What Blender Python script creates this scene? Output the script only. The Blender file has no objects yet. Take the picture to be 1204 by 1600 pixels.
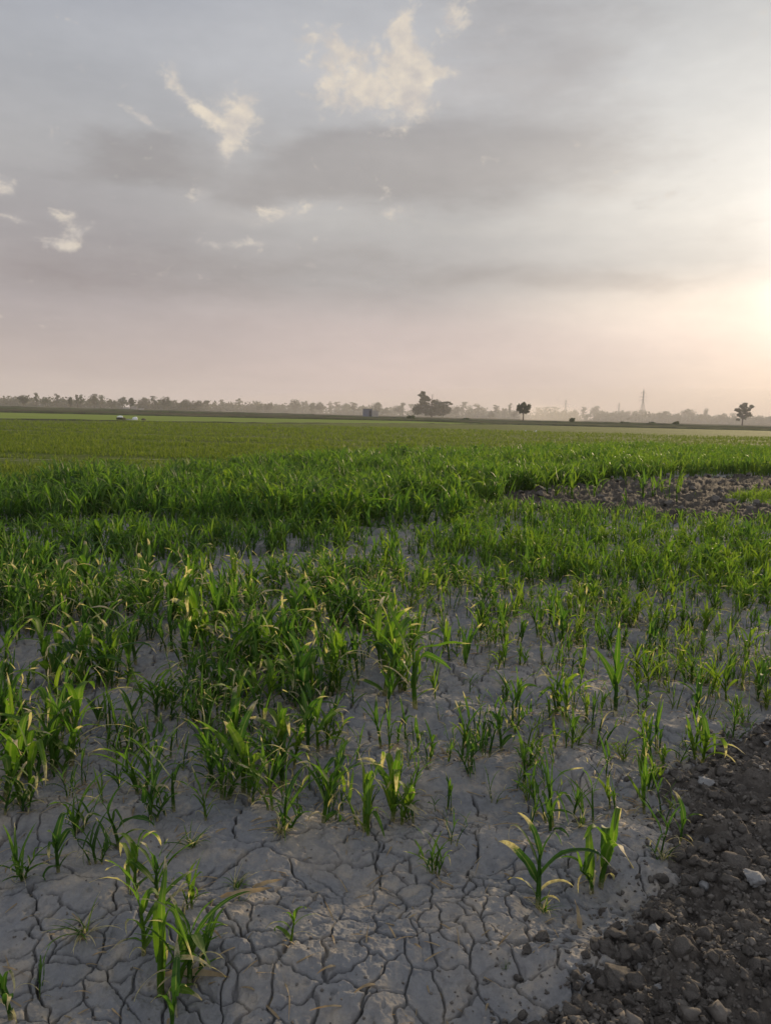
import bpy, bmesh, math, random
import numpy as np
from mathutils import Matrix, Vector

SC = bpy.context.scene
COL = SC.collection
R = math.radians

# ------------------------------------------------------------------ camera
CAM_H = 1.55
FPX = 1203.0
PITCH, ROLL = R(7.32), R(1.45)
cam_d = bpy.data.cameras.new('camera')
cam = bpy.data.objects.new('camera', cam_d)
COL.objects.link(cam)
cam_d.sensor_fit = 'VERTICAL'
cam_d.sensor_height = 36.0
cam_d.lens = FPX / 1600.0 * 36.0
cam_d.clip_start = 0.05
cam_d.clip_end = 6000
cam.matrix_world = Matrix.Translation((0, 0, CAM_H)) @ Matrix.Rotation(math.pi / 2 - PITCH, 4, 'X') @ Matrix.Rotation(ROLL, 4, 'Z')
SC.camera = cam

# ------------------------------------------------------------------ render + colour
SC.render.engine = 'CYCLES'
SC.view_settings.view_transform = 'Standard'
SC.view_settings.look = 'None'
SC.view_settings.exposure = 0.0
SC.view_settings.gamma = 1.0
cy = SC.cycles
cy.max_bounces = 6
cy.diffuse_bounces = 3
cy.glossy_bounces = 2
cy.transmission_bounces = 4
cy.volume_bounces = 1
cy.use_denoising = True
cy.caustics_reflective = False
cy.caustics_refractive = False

SUN_AZ, SUN_EL = 31.0, 9.0
SUN_STRENGTH, SUN_ANGLE = 5.0, 1.6
HAZE_DENSITY = 0.00032

# photo pixel (1204 x 1600) to a ray, a point on the ground, or an azimuth and elevation
def ray(px, py):
    x, y, z = (px - 602) / FPX, -(py - 800) / FPX, -1.0
    x, y = x * math.cos(ROLL) - y * math.sin(ROLL), x * math.sin(ROLL) + y * math.cos(ROLL)
    a = math.pi / 2 - PITCH
    return x, y * math.cos(a) - z * math.sin(a), y * math.sin(a) + z * math.cos(a)
def ground(px, py, h=0.0):
    d = ray(px, py); t = -(CAM_H - h) / d[2]
    return d[0] * t, d[1] * t
def azel(px, py):
    d = ray(px, py)
    return math.degrees(math.atan2(d[0], d[1])), math.degrees(math.atan2(d[2], math.hypot(d[0], d[1])))
def pixel(x, y, z=0.0):
    x = np.asarray(x, float); y = np.asarray(y, float); z = np.asarray(z, float) - CAM_H
    a = math.pi / 2 - PITCH
    cy_, cz_ = y * math.cos(a) + z * math.sin(a), -y * math.sin(a) + z * math.cos(a)
    cx, cy2 = x * math.cos(ROLL) + cy_ * math.sin(ROLL), -x * math.sin(ROLL) + cy_ * math.cos(ROLL)
    return 602 + FPX * cx / -cz_, 800 - FPX * cy2 / -cz_
def lin(r, g, b):
    f = lambda c: (c / 255 / 12.92) if c <= 10 else ((c / 255 + 0.055) / 1.055) ** 2.4
    return f(r), f(g), f(b)

# ------------------------------------------------------------------ node helpers
class Graph:
    def __init__(self, nt): self.nt = nt
    def node(self, t, **kw):
        n = self.nt.nodes.new(t)
        for k, v in kw.items(): setattr(n, k, v)
        return n
    def put(self, sock, v):
        if isinstance(v, bpy.types.NodeSocket): self.nt.links.new(v, sock)
        elif v is not None:
            if sock.type == 'RGBA' and len(v) == 3: v = (*v, 1.0)
            sock.default_value = v
    def m(self, op, a, b=None, c=None, clamp=False):
        n = self.node('ShaderNodeMath', operation=op, use_clamp=clamp)
        for s, v in zip(n.inputs, (a, b, c)): self.put(s, v)
        return n.outputs[0]
    def add(self, a, b): return self.m('ADD', a, b)
    def mul(self, a, b): return self.m('MULTIPLY', a, b)
    def mr(self, v, a, b, c=0.0, d=1.0, smooth=True):
        n = self.node('ShaderNodeMapRange', interpolation_type='SMOOTHSTEP' if smooth else 'LINEAR')
        for s, x in zip(n.inputs, (v, a, b, c, d)): self.put(s, x)
        return n.outputs[0]
    def xyz(self, x, y, z):
        n = self.node('ShaderNodeCombineXYZ')
        for s, v in zip(n.inputs, (x, y, z)): self.put(s, v)
        return n.outputs[0]
    def noise(self, vec, scale=1.0, detail=4.0, rough=0.55, dist=0.0, color=False):
        n = self.node('ShaderNodeTexNoise')
        self.put(n.inputs['Vector'], vec)
        n.inputs['Scale'].default_value = scale; n.inputs['Detail'].default_value = detail
        n.inputs['Roughness'].default_value = rough; n.inputs['Distortion'].default_value = dist
        return n.outputs['Color' if color else 'Fac']
    def mix(self, f, a, b, mode='MIX'):
        n = self.node('ShaderNodeMix', data_type='RGBA', blend_type=mode)
        self.put(n.inputs[0], f); self.put(n.inputs[6], a); self.put(n.inputs[7], b)
        return n.outputs[2]
    def ramp(self, f, stops, interp='LINEAR'):
        n = self.node('ShaderNodeValToRGB')
        self.put(n.inputs[0], f)
        cr = n.color_ramp; cr.interpolation = interp
        while len(cr.elements) < len(stops): cr.elements.new(0.5)
        for e, (p, c) in zip(cr.elements, stops):
            e.position = p; e.color = (*c, 1.0) if len(c) == 3 else c
        return n.outputs[0]

# ------------------------------------------------------------------ world: evening sky with cloud layers, fixed in world directions
world = bpy.data.worlds.new('World')
SC.world = world
world.use_nodes = True
wt = world.node_tree
wt.nodes.clear()
g = Graph(wt)
tc = g.node('ShaderNodeTexCoord').outputs['Generated']
sep = g.node('ShaderNodeSeparateXYZ'); wt.links.new(tc, sep.inputs[0])
X, Y, Z = sep.outputs
DEG = 57.29578
az = g.mul(g.m('ARCTAN2', X, Y), DEG)
el = g.mul(g.m('ARCSINE', g.m('MINIMUM', g.m('MAXIMUM', Z, -1.0), 1.0)), DEG)
sky = g.node('ShaderNodeTexSky', sky_type='NISHITA')
sky.sun_disc = False
sky.sun_elevation = R(SUN_EL); sky.sun_rotation = R(SUN_AZ)
sky.air_density = 1.0; sky.dust_density = 1.2; sky.ozone_density = 1.0
# base brightness of the cloud sheet, by elevation, in three directions
def stops(lst): return [(max(0.0, e) / 60.0, lin(*c)) for e, c in lst]
e01 = g.m('DIVIDE', el, 60.0, clamp=True)
left = g.ramp(e01, stops([(0, (178, 167, 164)), (3, (176, 164, 162)), (7, (162, 154, 155)), (11, (156, 151, 152)), (16, (163, 162, 163)), (21, (166, 168, 172)), (27, (156, 160, 169)), (40, (172, 178, 190)), (60, (175, 180, 190))]))
mid = g.ramp(e01, stops([(0, (181, 167, 166)), (3, (188, 173, 171)), (6, (185, 172, 170)), (9, (170, 166, 165)), (13, (176, 174, 172)), (18, (182, 181, 180)), (22, (178, 179, 182)), (27, (170, 172, 176)), (40, (176, 181, 190)), (60, (178, 182, 190))]))
right = g.ramp(e01, stops([(0, (168, 164, 165)), (2.5, (180, 172, 172)), (5, (206, 192, 187)), (8, (226, 214, 202)), (10.5, (200, 197, 192)), (14, (214, 212, 206)), (20, (204, 204, 201)), (27, (190, 191, 190)), (40, (184, 187, 192)), (60, (180, 184, 190))]))
wob = g.noise(g.xyz(g.mul(az, 0.045), g.mul(el, 0.13), 3.3), 1.0, 4.0)
azw = g.add(az, g.mul(g.m('SUBTRACT', wob, 0.5), 14.0))
c1 = g.mix(g.mr(azw, -26.0, 2.0), left, mid)
base = g.mix(g.mr(azw, 0.0, 28.0), c1, right)
# the unseen half behind the viewer: even overcast, made brighter to light the ground
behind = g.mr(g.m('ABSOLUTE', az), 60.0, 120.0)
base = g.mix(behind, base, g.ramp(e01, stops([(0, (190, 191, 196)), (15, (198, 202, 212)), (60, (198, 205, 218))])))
base = g.mix(0.05, base, g.mix(1.0, sky.outputs[0], (0.1, 0.1, 0.1), 'MULTIPLY'))
# soft streaks
st = g.noise(g.xyz(g.mul(az, 0.05), g.mul(el, 0.22), 7.7), 1.0, 5.0, 0.5)
base = g.mix(1.0, base, g.ramp(st, [(0.3, (1.06, 1.055, 1.07)), (0.7, (1.24, 1.23, 1.23))]), 'MULTIPLY')
# warped coordinates for the cloud shapes
wn = g.node('ShaderNodeSeparateXYZ')
wt.links.new(g.noise(g.xyz(g.mul(az, 0.16), g.mul(el, 0.26), 1.1), 1.0, 5.0, 0.6, color=True), wn.inputs[0])
azc = g.add(az, g.mul(g.m('SUBTRACT', wn.outputs[0], 0.5), 2.4))
elc = g.add(el, g.mul(g.m('SUBTRACT', wn.outputs[1], 0.5), 1.8))
def blob(px, py, rx, ry, tilt=0.0, a=None, e=None):
    ca, ce = azel(px, py)
    k = 0.0476
    a = azc if a is None else a; e = elc if e is None else e
    da = g.m('SUBTRACT', a, ca); de = g.m('SUBTRACT', e, ce)
    t = R(tilt)
    u = g.add(g.mul(da, math.cos(t)), g.mul(de, math.sin(t)))
    v = g.add(g.mul(da, -math.sin(t)), g.mul(de, math.cos(t)))
    u = g.m('DIVIDE', u, rx * k); v = g.m('DIVIDE', v, ry * k)
    return g.m('EXPONENT', g.mul(g.add(g.mul(u, u), g.mul(v, v)), -1.0))
def total(bl):
    s = None
    for amp, b in bl:
        t = g.mul(b, amp)
        s = t if s is None else g.add(s, t)
    return s
# grey cloud bodies: a broad layered bank, its edges broken by noise
wl = g.node('ShaderNodeSeparateXYZ')
wt.links.new(g.noise(g.xyz(g.mul(az, 0.07), g.mul(el, 0.17), 21.0), 1.0, 6.0, 0.58, color=True), wl.inputs[0])
azd = g.add(az, g.mul(g.m('SUBTRACT', wl.outputs[0], 0.5), 13.0))
eld = g.add(el, g.mul(g.m('SUBTRACT', wl.outputs[1], 0.5), 6.0))
db = lambda px, py, rx, ry, t=0.0: blob(px, py, rx, ry, t, azd, eld)
bank_ = total([(1.0, db(585, 222, 150, 44, 8)), (0.8, db(640, 275, 220, 52, -2)), (0.7, db(860, 240, 180, 60, -6)), (0.5, db(440, 300, 150, 28)), (0.8, db(225, 238, 95, 30, 6)), (0.3, db(60, 250, 70, 20)),
              (0.55, db(190, 440, 320, 56)), (0.5, db(690, 430, 320, 34)), (0.75, db(850, 50, 170, 75)), (0.4, db(1080, 428, 190, 16)), (0.35, db(1150, 350, 50, 18))])
gaps = total([(0.6, db(800, 350, 300, 22)), (0.5, db(420, 345, 110, 14)), (0.7, db(730, 120, 100, 40)), (0.5, db(430, 200, 60, 30)), (0.4, db(250, 300, 200, 12)), (0.5, db(980, 310, 160, 18))])
tex = g.noise(g.xyz(g.mul(az, 0.11), g.mul(el, 0.34), 15.0), 1.0, 7.0, 0.6)
dk = g.mr(g.add(bank_, g.mul(g.m('SUBTRACT', tex, 0.5), 1.1)), 0.12, 0.95)
lt = g.mr(g.add(gaps, g.mul(g.m('SUBTRACT', tex, 0.5), 1.2)), 0.15, 0.95)
base = g.mix(g.mul(dk, 0.9), base, g.mix(1.0, base, (0.765, 0.74, 0.735), 'MULTIPLY'))
base = g.mix(g.mul(lt, 0.55), base, g.mix(1.0, base, (1.13, 1.11, 1.08), 'MULTIPLY'))
fuzz = g.noise(g.xyz(g.mul(az, 0.5), g.mul(el, 1.1), 2.0), 1.0, 6.0, 0.6)
base = g.mix(1.0, base, g.ramp(fuzz, [(0.3, (0.975, 0.975, 0.975)), (0.7, (1.025, 1.024, 1.022))]), 'MULTIPLY')
# sun glow through the thin cloud
sd = (math.sin(R(SUN_AZ - 2.0)) * math.cos(R(SUN_EL - 1)), math.cos(R(SUN_AZ - 2.0)) * math.cos(R(SUN_EL - 1)), math.sin(R(SUN_EL - 1)))
dot = g.add(g.add(g.mul(X, sd[0]), g.mul(Y, sd[1])), g.mul(Z, sd[2]))
ang = g.mul(g.m('ARCCOSINE', g.m('MINIMUM', dot, 0.999999)), DEG)
gl = lambda s: g.m('EXPONENT', g.mul(g.m('POWER', g.m('DIVIDE', ang, s), 2.0), -1.0))
def glow_at(a_, e_, s_):
    q = (math.sin(R(a_)) * math.cos(R(e_)), math.cos(R(a_)) * math.cos(R(e_)), math.sin(R(e_)))
    d_ = g.add(g.add(g.mul(X, q[0]), g.mul(Y, q[1])), g.mul(Z, q[2]))
    an = g.mul(g.m('ARCCOSINE', g.m('MINIMUM', d_, 0.999999)), DEG)
    return g.m('EXPONENT', g.mul(g.m('POWER', g.m('DIVIDE', an, s_), 2.0), -1.0))
veil = g.m('SUBTRACT', 1.0, g.mul(dk, 0.5))
glow1 = g.mul(g.add(glow_at(SUN_AZ - 0.8, SUN_EL - 1.0, 3.4), g.mul(glow_at(SUN_AZ - 0.5, SUN_EL + 5.5, 4.4), 0.65)), veil)
glow2 = gl(13.0)
base = g.mix(1.0, base, g.mix(glow1, (0, 0, 0), (0.64, 0.625, 0.59)), 'ADD')
base = g.mix(1.0, base, g.mix(glow2, (0, 0, 0), (0.12, 0.115, 0.105)), 'ADD')
# small sunlit clouds
fine = g.noise(g.xyz(g.mul(az, 0.62), g.mul(el, 0.85), 5.5), 1.0, 8.0, 0.62, 0.25)
sh = [(1.55, blob(632, 120, 42, 50, 20)), (1.1, blob(638, 62, 16, 34, 0)), (1.1, blob(676, 112, 36, 11, 0)), (1.05, blob(532, 130, 52, 44, -20)), (0.4, blob(585, 150, 50, 30)), (0.6, blob(515, 62, 42, 12, -25)),
      (1.45, blob(374, 182, 32, 32, 0)), (1.0, blob(352, 234, 18, 20, 0)), (0.95, blob(312, 172, 52, 10, -33)), (0.55, blob(268, 108, 14, 26, -20)),
      (0.75, blob(312, 300, 20, 12, 20)), (0.8, blob(450, 328, 60, 13, 5)), (0.65, blob(375, 378, 60, 10, 0)), (0.8, blob(120, 360, 26, 12, 20)), (0.8, blob(90, 382, 22, 9, 0)),
      (0.75, blob(18, 345, 34, 6, 0)), (0.85, blob(4, 292, 20, 14, 0)), (0.6, blob(96, 336, 24, 9)), (0.7, blob(625, 335, 34, 15, 15)), (0.6, blob(705, 22, 34, 22, 40)), (0.55, blob(1035, 310, 40, 12, 15)), (0.6, blob(235, 190, 40, 6, -20))]
cm = g.mr(g.add(total(sh), g.mul(g.m('SUBTRACT', fine, 0.5), 3.0)), 0.34, 1.22)
lit = g.ramp(g.noise(g.xyz(g.mul(az, 0.5), g.mul(el, 0.7), 9.1), 1.0, 3.0), [(0.35, lin(200, 193, 188)), (0.65, lin(232, 220, 202))])
halo = g.mr(total(sh), 0.1, 1.2)
base = g.mix(g.mul(halo, 0.32), base, lin(203, 198, 195))
base = g.mix(g.mul(cm, 0.9), base, lit)
# below the horizon
base = g.mix(g.mr(el, -4.0, -0.5), lin(110, 105, 98), base)
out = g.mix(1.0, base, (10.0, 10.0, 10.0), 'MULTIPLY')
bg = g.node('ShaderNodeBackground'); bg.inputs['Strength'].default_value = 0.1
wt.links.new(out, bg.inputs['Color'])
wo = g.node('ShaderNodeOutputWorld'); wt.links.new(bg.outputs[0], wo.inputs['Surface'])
world.cycles.sampling_method = 'MANUAL'
world.cycles.sample_map_resolution = 1024

# ------------------------------------------------------------------ sun
sun_d = bpy.data.lights.new('sun', 'SUN')
sun_d.energy = SUN_STRENGTH; sun_d.angle = R(SUN_ANGLE); sun_d.color = (1.0, 0.76, 0.48)
sun = bpy.data.objects.new('sun', sun_d); COL.objects.link(sun)
sun.rotation_euler = (R(90 - SUN_EL), 0, R(180 - SUN_AZ))
sun.location = (60, 110, 40)

# ------------------------------------------------------------------ object helpers
def tag(o, label=None, cat=None, group=None, kind=None):
    for k, v in (('label', label), ('category', cat), ('group', group), ('kind', kind)):
        if v: o[k] = v
    return o
def link(name, me, mats=None, parent=None, loc=None, rot=None, scale=None):
    o = bpy.data.objects.new(name, me); COL.objects.link(o)
    if mats and me is not None and not me.materials:
        for m in (mats if isinstance(mats, (list, tuple)) else [mats]): me.materials.append(m)
    if parent: o.parent = parent
    if loc is not None: o.location = loc
    if rot is not None: o.rotation_euler = rot
    if scale is not None: o.scale = (scale,) * 3 if isinstance(scale, (int, float)) else scale
    return o
def empty(name, loc, rz=0.0, scale=None):
    o = link(name, None, loc=loc, rot=(0, 0, rz), scale=scale)
    o.empty_display_size = 0.1
    return o
def mesh_np(name, V, Fq, attr=None, smooth=True, attr_name='leafdata'):
    """vertices (n,3); faces (m,3 or 4)"""
    me = bpy.data.meshes.new(name)
    V = np.ascontiguousarray(V, np.float32); Fq = np.ascontiguousarray(Fq, np.int32)
    k = Fq.shape[1]
    me.vertices.add(len(V)); me.vertices.foreach_set('co', V.ravel())
    me.loops.add(Fq.size); me.loops.foreach_set('vertex_index', Fq.ravel())
    me.polygons.add(len(Fq))
    me.polygons.foreach_set('loop_start', np.arange(0, Fq.size, k, dtype=np.int32))
    me.polygons.foreach_set('loop_total', np.full(len(Fq), k, np.int32))
    if smooth: me.polygons.foreach_set('use_smooth', np.ones(len(Fq), bool))
    me.update(calc_edges=True)
    if attr is not None:
        a = me.attributes.new(attr_name, 'FLOAT_COLOR', 'POINT')
        a.data.foreach_set('color', np.ascontiguousarray(attr, np.float32).ravel())
    return me
class MB:
    def __init__(self): self.v = []; self.f = []
    def box(self, x0, x1, y0, y1, z0, z1):
        n = len(self.v)
        self.v += [(x, y, z) for z in (z0, z1) for y in (y0, y1) for x in (x0, x1)]
        self.f += [tuple(n + i for i in q) for q in ((0, 2, 3, 1), (4, 5, 7, 6), (0, 1, 5, 4), (2, 6, 7, 3), (0, 4, 6, 2), (1, 3, 7, 5))]
    def tube(self, pts, rad, seg=6):
        pts = [Vector(p) for p in pts]
        rings = []
        for i, p in enumerate(pts):
            d = (pts[min(i + 1, len(pts) - 1)] - pts[max(i - 1, 0)]).normalized()
            u = d.orthogonal().normalized(); w = d.cross(u)
            n = len(self.v); r = rad[i] if isinstance(rad, (list, tuple)) else rad
            self.v += [tuple(p + (u * math.cos(2 * math.pi * k / seg) + w * math.sin(2 * math.pi * k / seg)) * r) for k in range(seg)]
            rings.append(n)
        for a, b in zip(rings, rings[1:]):
            for k in range(seg): self.f.append((a + k, a + (k + 1) % seg, b + (k + 1) % seg, b + k))
        self.f.append(tuple(rings[0] + k for k in reversed(range(seg)))); self.f.append(tuple(rings[-1] + k for k in range(seg)))
    def build(self, name, mats, parent=None, smooth=False, **kw):
        me = bpy.data.meshes.new(name); me.from_pydata(self.v, [], self.f); me.update()
        if smooth: me.polygons.foreach_set('use_smooth', np.ones(len(self.f), bool))
        return link(name, me, mats, parent, **kw)

# ------------------------------------------------------------------ numpy noise
def _hash(ix, iy, s):
    h = (ix.astype(np.int64) * 374761393 + iy.astype(np.int64) * 668265263 + s * 974634777) & 0xffffffff
    h = ((h ^ (h >> 13)) * 1274126177) & 0xffffffff
    h = ((h ^ (h >> 16)) * 2246822519) & 0xffffffff
    return ((h ^ (h >> 15)) & 0xffffff) / float(0xffffff)
def vnoise(x, y, s=0):
    x = np.asarray(x, float); y = np.asarray(y, float)
    ix = np.floor(x); iy = np.floor(y); fx = x - ix; fy = y - iy
    fx = fx * fx * fx * (fx * (fx * 6 - 15) + 10); fy = fy * fy * fy * (fy * (fy * 6 - 15) + 10)
    a = _hash(ix, iy, s); b = _hash(ix + 1, iy, s); c = _hash(ix, iy + 1, s); d = _hash(ix + 1, iy + 1, s)
    return (a + (b - a) * fx) * (1 - fy) + (c + (d - c) * fx) * fy
def fbm(x, y, s=0, oct=4, gain=0.5):
    t = 0; a = 1; n = 0
    for k in range(oct):
        t = t + a * vnoise(x * 2 ** k + 17.3 * k, y * 2 ** k - 9.1 * k, s + k); n += a; a *= gain
    return t / n
def sstep(x, a, b):
    t = np.clip((x - a) / (b - a), 0, 1); return t * t * (3 - 2 * t)
def cracks(x, y, cell, s, jit=0.9):
    """distance to the nearest edge of a jittered cell pattern, and the cell's random number"""
    gx = np.floor(x / cell); gy = np.floor(y / cell)
    best = np.full(x.shape, 1e9); px = np.zeros_like(x); py = np.zeros_like(x); cid = np.zeros_like(x)
    P = []
    for i in (-2, -1, 0, 1, 2):
        for j in (-2, -1, 0, 1, 2):
            cx, cy_ = gx + i, gy + j
            qx = (cx + 0.5 + (_hash(cx, cy_, s) - 0.5) * jit) * cell; qy = (cy_ + 0.5 + (_hash(cx, cy_, s + 1) - 0.5) * jit) * cell
            P.append((qx, qy))
            d = (x - qx) ** 2 + (y - qy) ** 2
            mk = d < best
            best = np.where(mk, d, best); px = np.where(mk, qx, px); py = np.where(mk, qy, py); cid = np.where(mk, _hash(cx, cy_, s + 2), cid)
    e = np.full(x.shape, 1e9); oid = np.zeros_like(x)
    for qx, qy in P:
        dx, dy = qx - px, qy - py
        L = np.sqrt(dx * dx + dy * dy)
        ok = L > 1e-6
        Ls = np.where(ok, L, 1)
        dd = (((px + qx) / 2 - x) * dx + ((py + qy) / 2 - y) * dy) / Ls
        e = np.where(ok & (dd < e), dd, e)
    return e, cid

# ------------------------------------------------------------------ ground height and regions
XB = np.array([[1.79, .38], [1.89, .51], [2.04, .66], [2.35, .88], [2.62, 1.03], [3.2, 1.29], [3.66, 1.75], [3.88, 2.08], [4.6, 3.4], [6, 6.2], [9, 12]])
EDGE = np.array([[-40, -12], [-14, 4.5], [-6.4, 12.7], [-4.6, 15.6], [-1.9, 22.2], [3.4, 28], [12.7, 38.0], [18.3, 37.5], [60, 42]])
PATCH = [(2.0, 13.9), (3.41, 16.2), (5.54, 19.0), (11.54, 22.8), (30, 30), (30, 24), (14, 19.6), (9.2, 17.2), (7.0, 15.8), (6.3, 14.8), (7.2, 13.2), (12, 15.4), (16, 17.2), (16, 13.6), (6.6, 11.7), (4.4, 11.6), (2.8, 12.2), (1.7, 13.0)]
def inside(x, y, poly):
    r = np.zeros(np.shape(x), bool)
    n = len(poly)
    for i in range(n):
        (x0, y0), (x1, y1) = poly[i], poly[(i + 1) % n]
        if y0 == y1: continue
        c = ((y0 > y) != (y1 > y)) & (x < (x1 - x0) * (y - y0) / (y1 - y0) + x0)
        r ^= c
    return r
def strip_u(x, y):
    """how far into the tilled strip at the right a point lies, in metres"""
    ym = np.maximum(y, 0.3)
    xb = np.where(ym < 1.79, 0.38 + (ym - 1.79) * 1.1, np.interp(ym, XB[:, 0], XB[:, 1]))
    return (x - xb) * 0.75
def tilled_mask(x, y):
    u = strip_u(x, y) + (fbm(x * 5, y * 5, 61, 3) - 0.5) * 0.26 + (fbm(x * 22, y * 22, 63, 3, .6) - 0.5) * 0.20
    m = sstep(u, -0.02, 0.07) * (y < 9)
    wx = x + (fbm(x * 0.9, y * 0.9, 81, 3) - 0.5) * 1.1; wy = y + (fbm(x * 0.9, y * 0.9, 91, 3) - 0.5) * 1.4
    pm = inside(wx, wy, PATCH).astype(float)
    return np.clip(m, 0, 1), pm
def height(x, y):
    x = np.asarray(x, float); y = np.asarray(y, float)
    r = np.hypot(x, y)
    near = 1 - sstep(r, 8.0, 14.0)
    m, pm = tilled_mask(x, y)
    wx = x + (fbm(x * 3.0, y * 3.0, 11, 5) - 0.5) * 0.19; wy = y + (fbm(x * 3.0, y * 3.0, 21, 5) - 0.5) * 0.19
    wx = wx + (vnoise(x * 28, y * 28, 13) - 0.5) * 0.014; wy = wy + (vnoise(x * 28, y * 28, 23) - 0.5) * 0.014
    size = 0.235
    e1, c1 = cracks(wx * 0.82, wy * 1.10, size, 5)
    e2, c2 = cracks(wx * 1.0 + 3.7, wy + 1.9, 0.105, 9)
    openness = 0.10 + 1.25 * sstep(fbm(x * 2.4, y * 2.4, 41, 3), 0.34, 0.66)
    wid = (1 + 0.9 * sstep(r, 2.9, 4.6)) * 0.0008 + (1 + 0.9 * sstep(r, 2.9, 4.6)) * 0.0016 * openness * (0.5 + vnoise(x * 9, y * 9, 43))
    a1 = sstep(openness * 1.2 - 0.1 + (vnoise(x * 6, y * 6, 47) - 0.46) * 1.9, 0.05, 0.45)
    crack = (1 - sstep(e1, wid * 0.35, wid * 1.15)) * a1
    f2 = sstep(fbm(x * 2.2 + 5, y * 2.2, 45, 3), 0.50, 0.62)
    crack2 = (1 - sstep(e2, 0.0012, 0.0050)) * f2
    pill = (1 - np.exp(-e1 / 0.008)) * 0.004 * (0.4 + 0.6 * a1) + (1 - np.exp(-e2 / 0.006)) * 0.002 * f2 + 0.004 * np.exp(-((e1 - 0.020) / 0.012) ** 2) * a1 * vnoise(x * 5, y * 5, 49)
    big = (fbm(x * 1.1, y * 1.4, 31, 3) - 0.5) * 0.10 + (fbm(x * 5.5, y * 5.5, 33, 3) - 0.5) * 0.050
    row = 0.022 * np.sin((y + 0.35 * (fbm(x * 1.2, y * 0.5, 37, 2) - 0.5) * 2 + 0.12 * x) * 2 * math.pi / 0.62)
    fine = (fbm(x * 19, y * 19, 51, 4, 0.62) - 0.5) * 0.022 + (fbm(x * 70, y * 70, 53, 3, .6) - .5) * 0.0075 + (1 - np.abs(2 * vnoise(x * 16, y * 16, 57) - 1)) * 0.003
    pit = -0.006 * sstep(vnoise(x * 38, y * 38, 59), 0.80, 0.92)
    tilt = (c1 - 0.5) * 0.012
    mud = (big + row) * (0.5 + 0.5 * near) + (pill + tilt + fine + pit - 0.042 * crack - 0.018 * crack2) * near
    u = strip_u(x, y)
    prof = 0.055 * np.exp(-((u - 0.28) / 0.16) ** 2) - 0.13 * np.exp(-((u - 0.66) / 0.17) ** 2) + 0.05 * np.exp(-((u - 1.05) / 0.2) ** 2) - 0.012
    nt = lambda f, s: np.abs(2 * fbm(x * f, y * f, s, 3) - 1)
    rough = (fbm(x * 7, y * 7, 71, 3) - 0.5) * 0.11 + (0.25 - nt(13, 73)) * 0.05 + (0.25 - nt(31, 75)) * 0.020 + (fbm(x * 60, y * 60, 77, 2) - 0.5) * 0.010
    e3, c3 = cracks(wx * 1.0, wy, 0.075, 15)
    clod = (1 - np.exp(-e3 / 0.016)) * 0.022 * sstep(c3, 0.25, 0.7) + (c3 - 0.5) * 0.02
    till = big * 0.6 + prof + rough + clod
    pt = 0.04 * pm + pm * ((fbm(x * 2.6, y * 2.6, 85, 5, .6) - 0.5) * 0.26 + (0.3 - np.abs(2 * fbm(x * 5.5, y * 5.5, 87, 3) - 1)) * 0.13)
    z = mud * (1 - m) + till * m + pt
    fade = 1 - sstep(y, 24, 45) * 1.0
    return z * fade, m, pm
def hz(x, y): return height(np.atleast_1d(np.asarray(x, float)), np.atleast_1d(np.asarray(y, float)))[0]

# ------------------------------------------------------------------ materials
def material(name):
    m = bpy.data.materials.new(name); m.use_nodes = True
    m.node_tree.nodes.clear()
    gg = Graph(m.node_tree)
    o = gg.node('ShaderNodeOutputMaterial')
    return m, gg, o
def principled(gg, base, rough=0.8, spec=0.3, normal=None):
    p = gg.node('ShaderNodeBsdfPrincipled')
    gg.put(p.inputs['Base Color'], base); gg.put(p.inputs['Roughness'], rough)
    gg.put(p.inputs['Specular IOR Level'], spec)
    if normal is not None: gg.put(p.inputs['Normal'], normal)
    return p
def bump(gg, h, strength=0.5, dist=0.01):
    b = gg.node('ShaderNodeBump'); gg.put(b.inputs['Height'], h)
    b.inputs['Strength'].default_value = strength; b.inputs['Distance'].default_value = dist
    return b.outputs[0]
def objco(gg): return gg.node('ShaderNodeTexCoord').outputs['Object']
def scaled(gg, vec, s):
    n = gg.node('ShaderNodeVectorMath', operation='MULTIPLY'); gg.put(n.inputs[0], vec); n.inputs[1].default_value = s
    return n.outputs[0]
def simple(name, stops_, scale=3.0, rough=0.8, bscale=None, bstr=0.4, bdist=0.01, stretch=(1, 1, 1), detail=6.0, spec=0.3, nr=0.6):
    m, gg, o = material(name)
    v = scaled(gg, objco(gg), stretch)
    n = gg.noise(v, scale, detail, nr)
    nrm = bump(gg, gg.noise(v, bscale, 5.0, 0.65), bstr, bdist) if bscale else None
    p = principled(gg, gg.ramp(n, stops_), rough, spec, nrm)
    m.node_tree.links.new(p.outputs[0], o.inputs[0])
    return m

# dried mud: pale blue grey silt with warmer dusty areas and small debris
m, gg, o = material('cracked_mud')
v = objco(gg)
n1 = gg.noise(v, 2.6, 5.0, 0.6); n2 = gg.noise(v, 30.0, 6.0, 0.7); n3 = gg.noise(v, 240.0, 3.0, 0.6)
c = gg.ramp(n1, [(0.30, (0.150, 0.155, 0.162)), (0.48, (0.202, 0.199, 0.194)), (0.70, (0.272, 0.246, 0.210))])
c = gg.mix(gg.mr(n2, 0.30, 0.72), gg.mix(1.0, c, (0.74, 0.74, 0.76), 'MULTIPLY'), c)
n4 = gg.noise(v, 9.0, 5.0, 0.65)
c = gg.mix(gg.mr(n4, 0.50, 0.66, 0, 0.6), c, (0.315, 0.270, 0.212))
c = gg.mix(gg.mr(n4, 0.46, 0.34, 0, 0.5), c, (0.155, 0.158, 0.165))
c = gg.mix(gg.mr(n3, 0.58, 0.72, 0, 0.55), c, (0.12, 0.11, 0.10))
hh = gg.add(gg.mul(n2, 0.7), gg.mul(n3, 0.3))
p = principled(gg, c, 0.88, 0.25, bump(gg, hh, 0.55, 0.008))
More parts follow.
